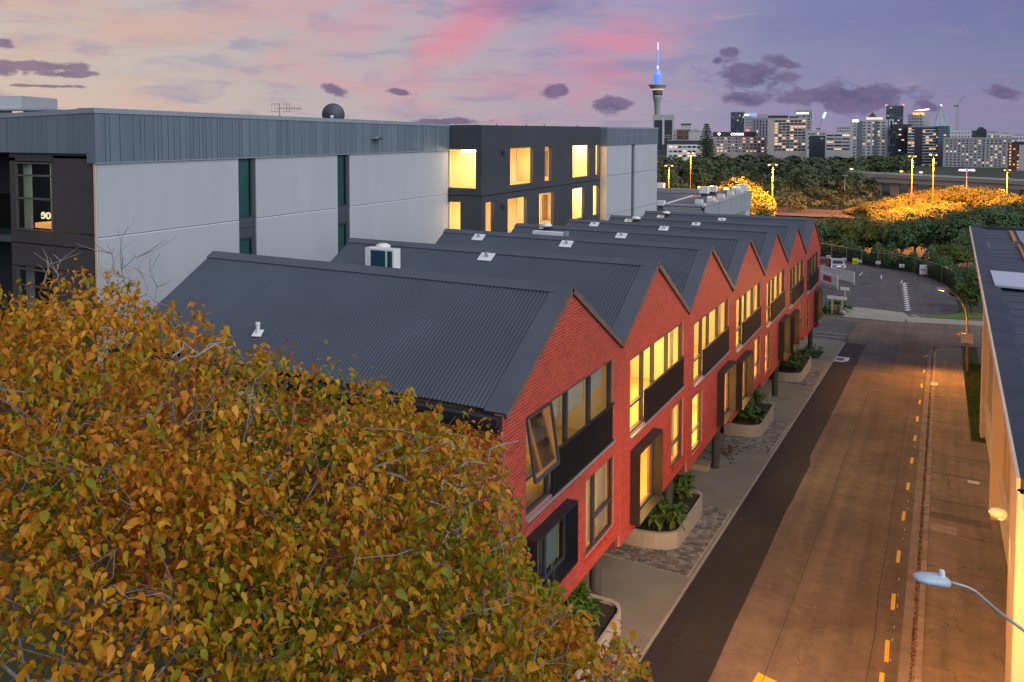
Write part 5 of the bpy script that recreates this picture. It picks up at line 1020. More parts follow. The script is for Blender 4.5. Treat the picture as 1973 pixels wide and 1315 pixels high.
belt = [(1578, 133, 420, 'with bare pale limbs behind the last brick gable'), (1606, 138, 414, 'behind the parked cars'), (1636, 131, 424, 'with a forked pale trunk behind the yellow-green notice'), (1662, 137, 413, 'tall and thin-topped, left of the fence middle'), (1688, 129, 428, 'low, over the middle of the fence'), (1712, 135, 420, 'round, behind the middle fence notice'), (1740, 127, 430, 'leaning over the fence left of the white notice'), (1765, 133, 414, 'broad, above the tall white notice'), (1795, 126, 420, 'dense, right of the tall white notice'), (1822, 134, 402, 'tallest left of the cream building'), (1850, 124, 408, 'dense, just left of the cream roof corner'), (1882, 132, 395, 'dense, above the cream roof corner'), (1915, 128, 392, 'behind the far edge of the cream roof'), (1950, 134, 388, 'at the right edge above the cream roof'), (1985, 130, 386, 'cut by the right edge of the picture'), (1840, 112, 470, 'leafy, beside the right end of the fence'), (1868, 116, 450, 'dark, hugging the cream building corner')]
for i, (px, d, py, lab) in enumerate(belt):
    p = atD(px, py, d * .98); z0 = T(p[0], p[1]); h = max(3.5, p[2] - z0); mid = i in (2, 4, 15); put_tree('dark_tree', (MD if mid else DK)[i % (2 if mid else 4)], (p[0], p[1], z0), (max(.8, h / 7 * .95) * 1.12, h / 7 * 1.04), i * 1.3, 'dark green tree ' + lab, 'dark trees behind the car park')
for i, (px, py, r, h, mt) in enumerate(((1848, 600, 1.2, 2.6, 'leaf_mid'), (1866, 612, 1.3, 3.4, 'leaf_mid'), (1878, 590, 1.4, 4.2, 'leaf_mid'))):
    p = atG(px, py); ms = tree_meshes(200 + i, h, r, 1600, .11, mt, .2); t = put_tree('yellowing_bush', ms, (p[0] + .3, p[1] + 2, p[2]), (1, 1), i, ('yellow-green bush with pale flowers beside the curved lamp', 'rusty green bush behind the lamp pole', 'tall olive bush against the cream building corner')[i]); t['category'] = 'bush'
shr = MB()
P_ = []; rr = np.random.default_rng(5)
for (x0, y0), (x1, y1) in zip(FP[:-1], FP[1:]):
    n_ = int(math.hypot(x1 - x0, y1 - y0) * 330); f_ = rr.random(n_); a = np.stack([x0 + (x1 - x0) * f_, y0 + (y1 - y0) * f_], 1); a += np.abs(rr.normal(size=(n_, 2))) * .5 + np.array([.1, .25]); hump = .8 + .5 * np.sin(a[:, 0] * 1.7) + .3 * np.sin(a[:, 0] * 4.1); z = np.array([G(q) for q in a[:, 1]]) + rr.random(n_) * (1.2 + hump); P_.append(np.column_stack([a, z]))
for (x0, y0), (x1, y1) in zip(FP[:-1], FP[1:]):
    n_ = int(math.hypot(x1 - x0, y1 - y0) * 420); f_ = rr.random(n_); a = np.stack([x0 + (x1 - x0) * f_, y0 + (y1 - y0) * f_], 1) + rr.normal(size=(n_, 2)) * .5 + np.array([1.6, 2.4]); hump = 2.6 + .8 * np.sin(a[:, 0] * 1.1) + .5 * np.sin(a[:, 0] * 2.9 + 1); z = np.array([T(q[0], q[1]) for q in a]) + rr.random(n_) ** .8 * hump; P_.append(np.column_stack([a, z]))
P_ = np.concatenate(P_); o = bpy.data.objects.new('hedge', quads_mesh('hedge', P_, rr.normal(size=P_.shape) + (0, -.4, .5), rr.uniform(.07, .16, len(P_)), 'leaf_dark')); COL.objects.link(o); o['kind'] = 'stuff'; top(o, 'dense dark undergrowth growing through the car park fence', 'undergrowth')
ORD = 'first second third fourth fifth sixth seventh eighth ninth tenth eleventh'.split()
# trees lit by the sodium masts
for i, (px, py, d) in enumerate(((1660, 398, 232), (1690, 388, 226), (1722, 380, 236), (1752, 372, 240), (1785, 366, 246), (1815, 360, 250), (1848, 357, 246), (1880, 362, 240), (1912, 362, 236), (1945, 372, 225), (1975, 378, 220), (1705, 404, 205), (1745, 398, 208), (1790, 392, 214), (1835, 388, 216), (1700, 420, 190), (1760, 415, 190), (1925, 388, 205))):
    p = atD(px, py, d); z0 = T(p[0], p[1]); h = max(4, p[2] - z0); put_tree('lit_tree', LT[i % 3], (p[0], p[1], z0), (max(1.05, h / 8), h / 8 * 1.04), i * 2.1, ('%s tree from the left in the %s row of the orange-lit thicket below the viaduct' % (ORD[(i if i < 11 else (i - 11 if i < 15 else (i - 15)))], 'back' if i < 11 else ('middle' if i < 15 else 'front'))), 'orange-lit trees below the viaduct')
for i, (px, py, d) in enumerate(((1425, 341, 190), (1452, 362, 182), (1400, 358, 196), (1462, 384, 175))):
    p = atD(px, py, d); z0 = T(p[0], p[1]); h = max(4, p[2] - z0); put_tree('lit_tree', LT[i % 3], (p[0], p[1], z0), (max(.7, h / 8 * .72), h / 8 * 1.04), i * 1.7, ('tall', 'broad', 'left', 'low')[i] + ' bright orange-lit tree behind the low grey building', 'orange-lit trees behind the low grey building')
# the wood on the slope: one mass
P_, N_, S_ = [], [], []; rr = np.random.default_rng(9)
for i in range(330):
    d = rr.uniform(255, 520); px = rr.uniform(1180, 1745) if d > 370 else rr.uniform(1180, 1680); a = atD(px, 255, d); z0 = T(a[0], a[1]); h = rr.uniform(7, 12.5) * (1.0 if d < 430 else .85); r = rr.uniform(4, 7); n_ = 260
    if d < 300: h *= .55
    lob = [(a[0], a[1], z0 + h * .6, r, r, h * .42)]; c, nn = crown_pts(1000 + i, lob, n_, .7, .2); P_.append(c); N_.append(nn); S_.append(rr.uniform(.45, 1.0, n_) * d / 400)
o = bpy.data.objects.new('woodland', quads_mesh('woodland', np.concatenate(P_), np.concatenate(N_), np.concatenate(S_), 'leaf_far')); COL.objects.link(o); o['kind'] = 'stuff'; top(o, 'dark wooded slope between the motorway and the city', 'woodland')
# norfolk pine
p = atD(1361, 300, 560); z0 = T(p[0], p[1]); zt_ = atD(1361, 237, 560)[2]; H_ = zt_ - z0; t = thing('norfolk_pine', 'tall tiered conifer standing in front of the city', 'tree', (p[0], p[1], z0)); MB().tube([(0, 0, 0), (0, 0, H_)], [.5, .05], 6).build('trunk', 'bark_dark', t, local=True); P_, N_ = [], []
for k_ in range(20):
    f_ = k_ / 20; zc = H_ * (.16 + .84 * f_); rad = 7.6 * (1 - f_) ** .8 + .5
    for j in range(9):
        a = j * .698 + k_ * .4
        for q in np.linspace(.08, 1, 14): P_ += [(rad * q * math.cos(a) + rr.normal() * .22, rad * q * math.sin(a) + rr.normal() * .22, zc + rad * .10 * q + rr.normal() * .15) for _ in range(2)]
P_ = np.array(P_); o = bpy.data.objects.new('crown', quads_mesh('crown', P_, rr.normal(size=P_.shape) * .5 + (0, 0, 1), rr.uniform(.4, .75, len(P_)), 'leaf_dark')); COL.objects.link(o); o.parent = t

# ---- big autumn tree close to the camera
AT = thing('autumn_tree', 'large spreading tree in orange and olive autumn leaf in front of the brick row', 'tree', (.2, 7.6, G(7.6)))
SIL = [(-400, 540), (0, 528), (200, 525), (330, 575), (430, 615), (500, 690), (620, 688), (740, 705), (800, 770), (900, 800), (960, 850), (1000, 950), (1010, 1060), (1075, 1140), (1150, 1180), (1230, 1260), (1260, 1335), (1300, 1420)]
def ytop(x): return float(np.interp(x, [a for a, _ in SIL], [b for _, b in SIL]))
LOB = []   # crown lobes: pixel aimed at, distance from the camera along the view, radius
for (px, py, d, r) in ((60, 640, 11.6, 1.75), (210, 640, 11.6, 1.7), (330, 720, 11.3, 1.5), (120, 860, 10.0, 2.0), (330, 930, 9.8, 1.8), (460, 800, 10.8, 1.5), (600, 830, 10.6, 1.55), (700, 810, 10.7, 1.35), (800, 930, 10.6, 1.3), (900, 960, 11.2, 1.05), (560, 1020, 9.7, 1.8), (760, 1090, 10.0, 1.7), (920, 1140, 10.6, 1.45), (300, 1180, 8.6, 1.9), (80, 1120, 9.0, 1.9), (540, 1260, 8.8, 1.8), (780, 1290, 9.4, 1.7), (980, 1270, 10.0, 1.45), (1090, 1300, 10.6, 1.1), (1150, 1330, 10.9, .95), (60, 1330, 8.0, 1.8), (330, 1380, 8.2, 1.8), (700, 1450, 9.0, 2), (430, 700, 12.4, .95), (-120, 700, 11.6, 1.9), (-120, 1000, 10, 2.0), (975, 985, 11.6, .62), (1010, 1090, 11.5, .8)):
    rp_ = r * .82 * F_PX / d; ys_ = max(ytop(px - .5 * rp_), ytop(px), ytop(px + .5 * rp_)); py = max(py, ys_ + .9 * rp_); p = atD(px, py, d); LOB.append((p[0], p[1], p[2], r * 1.02, r * 1.02, r * .82))
def pix(p): q = np.array(p) - CAM; d_ = q @ CF; return IW / 2 + PPX + F_PX * (q @ CR) / d_, IH / 2 + PPY - F_PX * (q @ CU) / d_
LA = np.array(LOB); rr = np.random.default_rng(21)
tr = MB(); base_ = np.array([.2, 7.6, G(7.6)]); fork = base_ + np.array([.1, 0, 3.6]); tr.tube([base_ - (0, 0, .4), base_ + (0, .05, 1.8), fork], [.36, .28, .24], 12); twigs = MB()
def crooked(a, b, n_, amp, sag=0):
    pts = []
    for i in range(n_ + 1): f_ = i / n_; pts.append(a + (b - a) * f_ + rr.normal(size=3) * amp * math.sin(math.pi * f_) + np.array([0, 0, sag * math.sin(math.pi * f_)]))
    return pts
ends = []
for i, l in enumerate(LA):
    c = l[:3]; m = crooked(fork, c, 5, .22, .35); tr.tube(m, list(np.linspace(.12, .035, 6)), 7)
    for j in range(int(5 + l[3] * 3)):
        d = rr.normal(size=3); d[2] = d[2] * .8 + .35; d /= np.linalg.norm(d); e = c + d * l[3:6] * rr.uniform(.75, 1.0)
        qx, qy = pix(e)
        if qy < ytop(qx) + 14: continue
        s0 = m[rr.integers(3, 6)]; b = crooked(s0, e, 4, .1, .05); (tr if j % 2 else twigs).tube(b, list(np.linspace(.018, .006, 5)), 5)
        for q in range(3):
            d2 = d * .6 + rr.normal(size=3) * .6; d2[2] += .25; s1 = b[rr.integers(2, 5)]; e2 = s1 + d2 * rr.uniform(.25, .65)
            if pix(e2)[1] < ytop(pix(e2)[0]) - 8: continue
            twigs.tube(crooked(s1, e2, 3, .04), [.005, .0045, .004, .003], 4); ends.append((s1, e2))
# bare twigs standing out of the top left of the crown
for (px, py, h) in ((215, 560, .55), (240, 548, .75), (262, 552, .6), (285, 560, .5), (300, 575, .5), (110, 540, .35), (85, 545, .3)):
    s1 = atD(px, py, 11.6); e2 = s1 + np.array([rr.normal() * .2, rr.normal() * .2, h]); b = crooked(s1, e2, 4, .05); twigs.tube(b, [.011, .009, .007, .006, .004], 4)
    for q in range(4): k_ = b[rr.integers(1, 4)]; twigs.tube(crooked(k_, k_ + np.array([rr.normal() * .2, rr.normal() * .2, rr.uniform(.1, .35)]), 2, .02), [.006, .005, .003], 4)
for (px0, py0, px1, py1) in ((700, 910, 870, 850), (740, 910, 880, 990), (880, 905, 1000, 850), (660, 900, 780, 1010), (560, 1160, 700, 1090), (40, 900, 140, 850), (640, 1180, 690, 1240), (500, 1150, 560, 1120), (330, 690, 430, 660), (340, 700, 450, 668), (780, 1080, 900, 1010)):
    b = crooked(atD(px0, py0, 9.9), atD(px1, py1, 10.2), 5, .06); tr.tube(b, [.018, .017, .015, .012, .009, .006], 6)
tr.build('trunk', 'bark', AT, True); twigs.build('twigs', 'bark', AT, kind='stuff')
# leaves: heart-shaped, folded and curled, gathered in sprays along the twigs
LV = np.array([(0, 0, 0), (-.30, .12, .05), (-.46, .42, .07), (-.30, .78, .02), (0, 1.12, -.14), (.30, .78, .02), (.46, .42, .07), (.30, .12, .05), (0, .5, -.05)]); LV[:, 0] *= .92
LF = [(0, 8, 2, 1), (8, 3, 2), (8, 4, 3), (0, 7, 6, 8), (8, 6, 5), (8, 5, 4)]
cent, sizes = [], []
for i in range(20000):
    l = LA[rr.choice(len(LA), p=LA[:, 3] ** 2 / (LA[:, 3] ** 2).sum())]; d = rr.normal(size=3); d[2] += .35; d /= np.linalg.norm(d); c = l[:3] + d * l[3:6] * (1 - .5 * rr.random() ** 2.2)
    for q in range(rr.integers(2, 6)): cent.append(c + rr.normal(size=3) * .11); sizes.append(np.clip(rr.lognormal(-2.68, .28), .035, .13))
for s1, e2 in ends:
    for q in range(2): f_ = rr.uniform(.35, 1.05); cent.append(s1 + (e2 - s1) * f_ + rr.normal(size=3) * .05); sizes.append(np.clip(rr.lognormal(-2.68, .28), .035, .13))
cent = np.array(cent); sizes = np.array(sizes); keep = ~((cent[:, 1] > 15.3) & (cent[:, 0] < .4)); keep &= np.linalg.norm(cent - CAM, axis=1) > 5.2
q = cent - CAM; dep = q @ CF; px = IW / 2 + PPX + F_PX * (q @ CR) / dep; py = IH / 2 + PPY - F_PX * (q @ CU) / dep   # trim the crown to the outline the tree has
keep &= py > np.interp(px, [a for a, _ in SIL], [b for _, b in SIL]) - rr.exponential(11, len(px)) + 22 * (np.sin(px * .045) + np.sin(px * .017 + 1) + np.sin(px * .11)) + 8
cent, sizes = cent[keep], sizes[keep]; nL = len(cent)
lat = rr.random((48, 48, 48))
def vnoise(P_, s_):
    q_ = np.mod(P_ * s_ + 24.0, 46.0); i0 = q_.astype(int); f_ = q_ - i0; f_ = f_ * f_ * (3 - 2 * f_); o_ = 0
    for a in (0, 1):
        for b in (0, 1):
            for c_ in (0, 1): o_ = o_ + lat[i0[:, 0] + a, i0[:, 1] + b, i0[:, 2] + c_] * np.abs(1 - a - f_[:, 0]) * np.abs(1 - b - f_[:, 1]) * np.abs(1 - c_ - f_[:, 2])
    return o_
nz_ = vnoise(cent, 1.1) * .5 + vnoise(cent, 2.9) * .5; keep = nz_ > .405 + rr.normal(0, .04, nL); cent, sizes = cent[keep], sizes[keep]; nL = len(cent)
rz_ = rr.uniform(0, 6.283, nL); tilt = np.clip(rr.normal(.34, .42, nL), -.5, 1.4); rl = rr.normal(0, .35, nL); curl = rr.uniform(-.2, .9, nL)
AV = LV[None] * sizes[:, None, None]; AV[:, :, 0] *= rr.uniform(.65, 1.1, nL)[:, None]; AV[:, :, 2] -= curl[:, None] * (AV[:, :, 1] ** 2 + .6 * AV[:, :, 0] ** 2) / sizes[:, None]; AV[:, :, 2] += rr.normal(0, .06, (nL, 9)) * sizes[:, None]
def rot_(A, i_, j_, ang): c_, s_ = np.cos(ang)[:, None], np.sin(ang)[:, None]; a_, b_ = A[:, :, i_].copy(), A[:, :, j_].copy(); A[:, :, i_] = a_ * c_ - b_ * s_; A[:, :, j_] = a_ * s_ + b_ * c_
rot_(AV, 1, 2, -tilt); rot_(AV, 2, 0, rl); rot_(AV, 0, 1, rz_)
# the leaves that show largest (nearest in view) are parts of their own
q = cent - CAM; dep = q @ CF; px = IW / 2 + PPX + F_PX * (q @ CR) / dep; py = IH / 2 + PPY - F_PX * (q @ CU) / dep
inv = (px > 0) & (px < IW) & (py > 0) & (py < IH); order = np.argsort(np.where(inv, dep / sizes, 1e9)); sel = order[:300]; rst = order[300:]
for i in sel: me = bpy.data.meshes.new('leaf'); me.from_pydata(AV[i].tolist(), [], LF); me.materials.append(MATS['leaf_autumn']); me.polygons.foreach_set('use_smooth', [True] * 6); piece('leaf', me, AT, cent[i])
V = [(AV[rst] + cent[rst][:, None]).reshape(-1, 3)]; F_ = [tuple(k + o_ for k in f) for o_ in range(0, 9 * len(rst), 9) for f in LF]
me = bpy.data.meshes.new('crown'); me.from_pydata((np.concatenate(V) - WL[AT]).tolist(), [], F_); me.materials.append(MATS['leaf_autumn']); me.polygons.foreach_set('use_smooth', [True] * len(me.polygons)); me.update()
o = bpy.data.objects.new('crown', me); COL.objects.link(o); o.parent = AT; o['kind'] = 'stuff'

# ================================================================== MASTS, VIADUCT, CITY
def mast(px, py, d, lit, lab, h=12.5, pw=9000, pos=None):
    p = atD(px, py, d); z0 = T(p[0], p[1]); H_ = p[2] - z0; t = thing('light_mast', lab, 'light mast', (p[0], p[1], z0)); MB().tube([(0, 0, 0), (0, 0, H_)], [.17, .10], 8).build('pole', 'rust_lampglow' if lit else 'grey_metal', t, local=True)  # lit poles carry the orange lamp glow in their own colour
    mb = MB(); u = _r0
    for s_ in (-1, 1): a = u * s_; mb.beam(a * .1 + (0, 0, H_), a * .95 + np.array((0, 0, H_ - .1)), .2, .12)
    mb.build('crossarm', 'grey_metal', t, local=True)
    for s_ in (-1, 1):
        a = u * s_ * .75; MB().box(a[0] - .2, a[0] + .2, a[1] - .2, a[1] + .2, H_ - .3, H_ - .18).build('lamp_head', 'lamp_glow' if lit else 'grey_metal', t, local=True)
    if lit: lamp('mast_light', 'SPOT', tuple(p - CF * 1.6 - np.array([0, 0, 1.0])), pw, (1, .29, .02), t, .5, (0, 0, 0), R_(172), .12)
for (px, py, d, lit, lab, pw) in ((1289, 318, 205, 1, 'lit sodium light mast beside the white wing', 25000), (1331, 294, 262, 1, 'lit tall sodium mast in front of the white office', 25000), (1489, 316, 178, 1, 'lit sodium mast in the gap of the wood', 90000), (1628, 338, 300, 0, 'unlit slender mast left of the viaduct end', 0), (1758, 300, 206, 1, 'lit thick sodium mast over the orange thicket', 110000), (1799, 298, 226, 1, 'lit sodium mast just right of the thick one', 110000), (1863, 326, 240, 0, 'unlit grey mast with two floodlight panels given a blue glow', 0), (1941, 327, 245, 1, 'lit sodium mast at the right end of the viaduct', 90000)): mast(px, py, d, lit, lab, pw=pw)
t = bpy.data.objects['light_mast.006']
for s_ in (-1, 1): a = _r0 * s_ * 1.3; hh = atD(1863, 326, 240)[2] - t.location[2]; MB().box(a[0] - .9, a[0] + .9, a[1] - .3, a[1] + .3, hh - .6, hh - .05).build('floodlight_panel', 'sign_blue', t, local=True)  # panels of an unlit mast, their blue put in as a glow
# viaduct
va, vb = atD(1626, 333, 345), atD(2010, 352, 325); t = thing('viaduct', 'concrete motorway viaduct crossing behind the orange-lit thicket', 'viaduct', (va[0], va[1], T(va[0], va[1])))
MB().beam(va - (0, 0, 2.0), vb - (0, 0, 2.0), 10, 1.9).build('deck', 'viaduct', t); ax = (vb - va) / np.linalg.norm(vb - va); nrm = np.cross(ax, (0, 0, 1.0)); 
for s_ in (-1, 1): MB().beam(va + nrm * s_ * 5.4 - (0, 0, .5), vb + nrm * s_ * 5.4 - (0, 0, .5), .3, 1.1).build('parapet', 'viaduct', t)
for s_ in (-1, 1): MB().beam(va + nrm * s_ * 5.2 + (0, 0, .55), vb + nrm * s_ * 5.2 + (0, 0, .55), .08, .12).build('railing', 'white_metal', t)
for f_ in (.18, .27, .36, .47, .62, .78, .92):
    c = va + (vb - va) * f_; z0 = T(c[0], c[1]); MB().box(c[0] - 1.6, c[0] + 1.6, c[1] - 3.5, c[1] + 3.5, z0 - 1, c[2] - 2.95).build('pier', 'viaduct', t)
for f_ in (.04, .30, .40): c = va + (vb - va) * f_; t2 = thing('viaduct_lamp', 'small warm lamp on the viaduct deck, ' + {.04: 'at its left end', .30: 'near the dark glass tower', .40: 'below the green glass tower'}[f_], 'lamp', c - (0, 0, 1)); MB().tube([(0, 0, 0), (0, 0, 2.4)], .1, 6).build('post', 'grey_metal', t2, local=True); MB().box(-.5, .5, -.3, .3, 2.4, 2.8).build('lamp_head', 'lamp_glow2', t2, local=True)
gr = MB(); a, b = atZ(1450, 398, -9.4), atZ(1640, 409, -9.4); gr = thing('guard_rail', 'pale crash barrier beside the orange-lit motorway', 'guard rail', a); MB().beam(a, b, .25, .6).build('rail', 'viaduct', gr)
for f_ in np.linspace(0, 1, 24): c = a + (b - a) * f_; MB().box(c[0] - .15, c[0] + .15, c[1] - .15, c[1] + .15, c[2] - 1.2, c[2]).build('post', 'viaduct', gr)


# city blocks. size from storey height: about 3 m a floor
BMATS = dict(grey=(.38, .375, .365), lgrey=(.50, .49, .475), white=(.68, .67, .65), tan=(.48, .42, .38), dark=(.06, .065, .075), green=(.12, .24, .19), blue=(.07, .13, .19), brown=(.17, .08, .06), glass=(.10, .13, .15), mauve=(.25, .24, .28))
for k_, c in BMATS.items(): M('city_' + k_, c, .7 if k_ not in ('green', 'blue', 'glass', 'dark') else .3, .08, .05)
M('win_dark', (.03, .037, .045), .2, .2, .3, spec=.6); M('win_pale', (.16, .19, .20), .25, .2, .3, spec=.6)
CR_ = random.Random(77)
def city(name, label, x0, x1, yt, yb_, d, mat, grid=None, win=(.6, .5), lit=.15, warm=.5, depth=None, rot=0., dark='win_dark', bands=False, cat='building', margin=(.05, .05, .06, .02)):
    """front face spans pixels x0..x1, yt..yb_ at distance d; built in metres about its own base"""
    c = atD((x0 + x1) / 2, yb_, d); wd = (x1 - x0) / F_PX * d; zt_ = atD((x0 + x1) / 2, yt, d)[2]; z0 = min(T(c[0], c[1]), c[2]) - 2; t = thing(name, label, cat, (c[0], c[1], z0), rotz=YAW + rot - math.atan(((x0 + x1) / 2 - IW / 2 - PPX) / F_PX)); H_ = zt_ - z0; zb0 = c[2] - z0; dp = depth or wd * .45
    MB().box(-wd / 2, wd / 2, 0, dp, 0, H_).build('block', 'city_' + mat, t, local=True)
    if grid:
        nc, nr = grid; ml, mr, mt, mbm = margin; X0, X1, Z0, Z1 = -wd / 2 + wd * ml, wd / 2 - wd * mr, zb0 + (H_ - zb0) * mbm, H_ - (H_ - zb0) * mt; cw, ch = (X1 - X0) / nc, (Z1 - Z0) / nr
        for r_ in range(nr):
            if bands: MB().box(X0, X1, -.25, .0, Z0 + r_ * ch, Z0 + r_ * ch + ch * .3).build('floor_band', 'city_' + bands, t, local=True)
            for k_ in range(nc):
                u = CR_.random(); m = ('win_warm' if CR_.random() < warm else 'win_white') if u < lit else (dark if u < .85 else 'win_pale')
                piece('window', unit(m), t, (X0 + (k_ + .5) * cw, -.04, Z0 + (r_ + .55) * ch), (0, 0, 0), (cw * win[0], .3, ch * win[1]), local=True)
    return t, wd, H_, zb0
def addbox(t, wd, H_, a, b, z0, z1, mat, name='block', y0=-.4, y1=.2): return MB().box(-wd / 2 + wd * a, -wd / 2 + wd * b, y0, y1, H_ + z0, H_ + z1).build(name, mat, t, local=True)
t, wd, H_, _ = city('office_tower', 'dark gabled slab tower with pale stair strip beside the sky tower base', 1258, 1297, 222, 290, 1500, 'dark', (2, 14), (.8, .55), .02, .5, margin=(.05, .08, .12, .02)); addbox(t, wd, H_, .45, .55, -52, -4, 'city_lgrey', 'stair_strip', -.9); addbox(t, wd, H_, -.02, 1.02, -9, .5, 'city_grey', 'crown_band', -.6); addbox(t, wd, H_, .0, .06, -60, -9, 'city_grey', 'edge_fin', -.7); addbox(t, wd, H_, .92, 1, -60, -9, 'city_grey', 'edge_fin', -.7)
city('far_block', 'small stone block with a lit parapet right of the slab tower', 1297, 1312, 249, 290, 1250, 'tan', (3, 6), (.5, .4), .05); t, wd, H_, _ = city('far_block', 'low brick-brown hall with dark raked roof', 1304, 1330, 250, 285, 1200, 'brown', (5, 4), (.4, .3), 0); addbox(t, wd, H_, .3, 1, 0, 7, 'city_lgrey', 'attic'); addbox(t, wd, H_, .28, 1.05, 7, 8.5, 'city_dark', 'roof', -2, 6)
t, wd, H_, _ = city('gabled_hall', 'pale gabled hall left of the conifer', 1327, 1352, 254, 290, 1150, 'lgrey'); MB().prism([(-wd / 2 - .5, -.5, H_), (wd / 2 + .5, -.5, H_), (0, -.5, H_ + 4.5)], (0, 12, 0)).build('roof', 'city_grey', t, local=True)
t, wd, H_, _ = city('white_office', 'white banded office with dark top floor in front of the conifer', 1286, 1352, 279, 306, 640, 'white', (7, 3), (.75, .42), .12, .5, margin=(.04, .04, .02, .02)); MB().box(-wd / 2 + .5, wd / 2, .6, 12, H_, H_ + 3.0).build('top_floor', 'city_dark', t, local=True); MB().box(-wd / 2, wd / 2 + .4, .2, 12, H_ + 3.0, H_ + 3.4).build('roof_slab', 'city_grey', t, local=True)
t, wd, H_, _ = city('hotel_wing', 'low hotel wing with many lit rooms under a dark sign band', 1376, 1474, 263, 296, 1050, 'tan', (13, 5), (.62, .45), .36, .7, margin=(.06, .04, .06, .04)); MB().box(-wd / 2 - .5, wd / 2 - wd * .2, -.8, 16, H_, H_ + 5.4).build('sign_band', 'city_dark', t, local=True)
text_mesh('sign_letters', 'CORDIS', 4.3, 'sign_glow', t, (-wd * .05, -1.0, H_ + 1.1), (math.pi / 2, 0, 0), local=True, ext=.1); MB().prism([(-wd * .42, -1.0, H_ + 2.7), (-wd * .39, -1.0, H_ + .9), (-wd * .36, -1.0, H_ + 2.7), (-wd * .375, -1.0, H_ + 4.5), (-wd * .39, -1, H_ + 3.9), (-wd * .405, -1.0, H_ + 4.5)], (0, .1, 0)).build('sign_logo', 'sign_glow', t, local=True)
for k_ in range(7): MB().box(-wd / 2 + wd * (.055 + .15 * k_), -wd / 2 + wd * (.072 + .15 * k_), -.5, 0, 0, H_ - .5).build('pilaster', 'city_tan', t, local=True)
t, wd, H_, _ = city('round_tower', 'dark rounded glass tower behind the hotel sign', 1408, 1434, 216, 262, 1700, 'glass', (7, 14), (.7, .7), .03, .5); 
t, wd, H_, _ = city('banded_tower', 'grey banded tower with blue rooftop sign', 1434, 1450, 224, 262, 1650, 'lgrey', (1, 12), (.9, .4), .0); addbox(t, wd, H_, 0, 1.4, 0, 5.5, 'sign_blue', 'rooftop_sign'); addbox(t, wd, H_, .0, .5, 1, 3, 'sign_glow', 'sign_mark', -.8); addbox(t, wd, H_, .15, .6, -30, -25, 'sign_redglow', 'red_sign', -.6)
t, wd, H_, _ = city('mauve_block', 'mauve grey block with scattered dark slots beside the hotel tower', 1449, 1480, 228, 290, 1120, 'mauve', (5, 9), (.35, .7), .08); addbox(t, wd, H_, .3, .95, 0, 5, 'city_grey', 'plant_room', 0, 10)
t, wd, H_, _ = city('hotel_tower', 'broad tan hotel tower with a grid of lit and dark windows', 1481, 1551, 228, 292, 1000, 'tan', (8, 11), (.8, .58), .24, .75, margin=(.17, .03, .05, .0)); addbox(t, wd, H_, .0, .52, 0, 3.2, 'city_dark', 'plant_room', 1, 12); addbox(t, wd, H_, .55, .78, 0, 2.2, 'city_dark', 'plant_room', 1, 10)
t, wd, H_, _ = city('curved_tower', 'tower with lit cornice and a white curved fin', 1534, 1562, 212, 285, 1350, 'grey', (3, 12), (.6, .4), .08); addbox(t, wd, H_, 0, .8, -6.5, -4.8, 'sign_glow', 'lit_cornice', -.5)
mb = MB(); mb.tube([(wd / 2 + .3, -.5, 0), (wd / 2 + 2.2, -.5, H_ * .5), (wd / 2 + 1.2, -.5, H_ * .85), (wd / 2 - 1.0, -.5, H_ + 1.5)], .55, 6); mb.build('curved_fin', 'sign_white', t, local=True)
def crane(px, pyb, pyt, jx, jy, d, label, mat='grey_metal'):
    b = atD(px, pyb, d); tp = atD(px, pyt, d); j = atD(jx, jy, d); t = thing('tower_crane', label, 'crane', b - (0, 0, 20)); o_ = WL[t]
    mb = MB(); s_ = .9; c4 = [np.array(q) for q in ((-s_, -s_, 0), (s_, -s_, 0), (s_, s_, 0), (-s_, s_, 0))]; h = tp[2] - o_[2]
    for q in c4: mb.tube([o_ + q, o_ + q + (0, 0, h)], .3, 4)
    for i in range(int(h / 2.5)): a, b2 = c4[i % 4], c4[(i + 1) % 4]; mb.tube([o_ + a + (0, 0, i * 2.5), o_ + b2 + (0, 0, i * 2.5 + 2.5)], .18, 4)
    mb.build('mast', mat, t); top_ = tp; mb = MB(); mb.beam(top_ - _r0 * 4 + (0, 0, 1), top_ + _r0 * 2 + (0, 0, 1), 2.4, 2); mb.build('cab', 'slot_panel', t); mb = MB()
    for s2 in (-.6, .6): mb.tube([top_ + (0, 0, 1.5) + CU * s2, j + CU * s2 * .3], .32, 4)
    v = j - top_
    for i in range(18): f0, f1 = i / 18, (i + 1) / 18; mb.tube([top_ + (0, 0, 1.5) + v * f0 + CU * .6 * (1 if i % 2 else -1), top_ + (0, 0, 1.5) + v * f1 - CU * .6 * (1 if i % 2 else -1)], .18, 4)
    mb.build('jib', mat, t); mb = MB(); mb.tube([top_ - _r0 * 1.5 + (0, 0, 2), top_ - _r0 * 2.2 + (0, 0, 9)], .35, 5); mb.tube([top_ - _r0 * 2.2 + (0, 0, 9), top_ + v * .6], .12, 4); mb.build('tie_frame', mat, t); return t
crane(1844, 262, 206, 1860, 183, 1300, 'grey luffing tower crane right of the pyramid scaffold'); t = crane(1578, 256, 250, 1589, 218, 1300, 'leaning crane jib with a cyan lit tip')
a, b = atD(1586, 228, 1298), atD(1590.5, 217, 1298); MB().beam(a, b, 2.6, 2.6).build('lit_tip', 'cyan_glow', t)
city('white_block', 'low white block behind the black box building', 1555, 1592, 252, 290, 1250, 'lgrey', (8, 4), (.5, .4), .04); t, wd, H_, _ = city('black_box', 'plain black cinema-like box building', 1560, 1592, 262, 290, 1000, 'dark'); addbox(t, wd, H_, .62, .78, -4, -2.5, 'sign_white', 'small_sign')
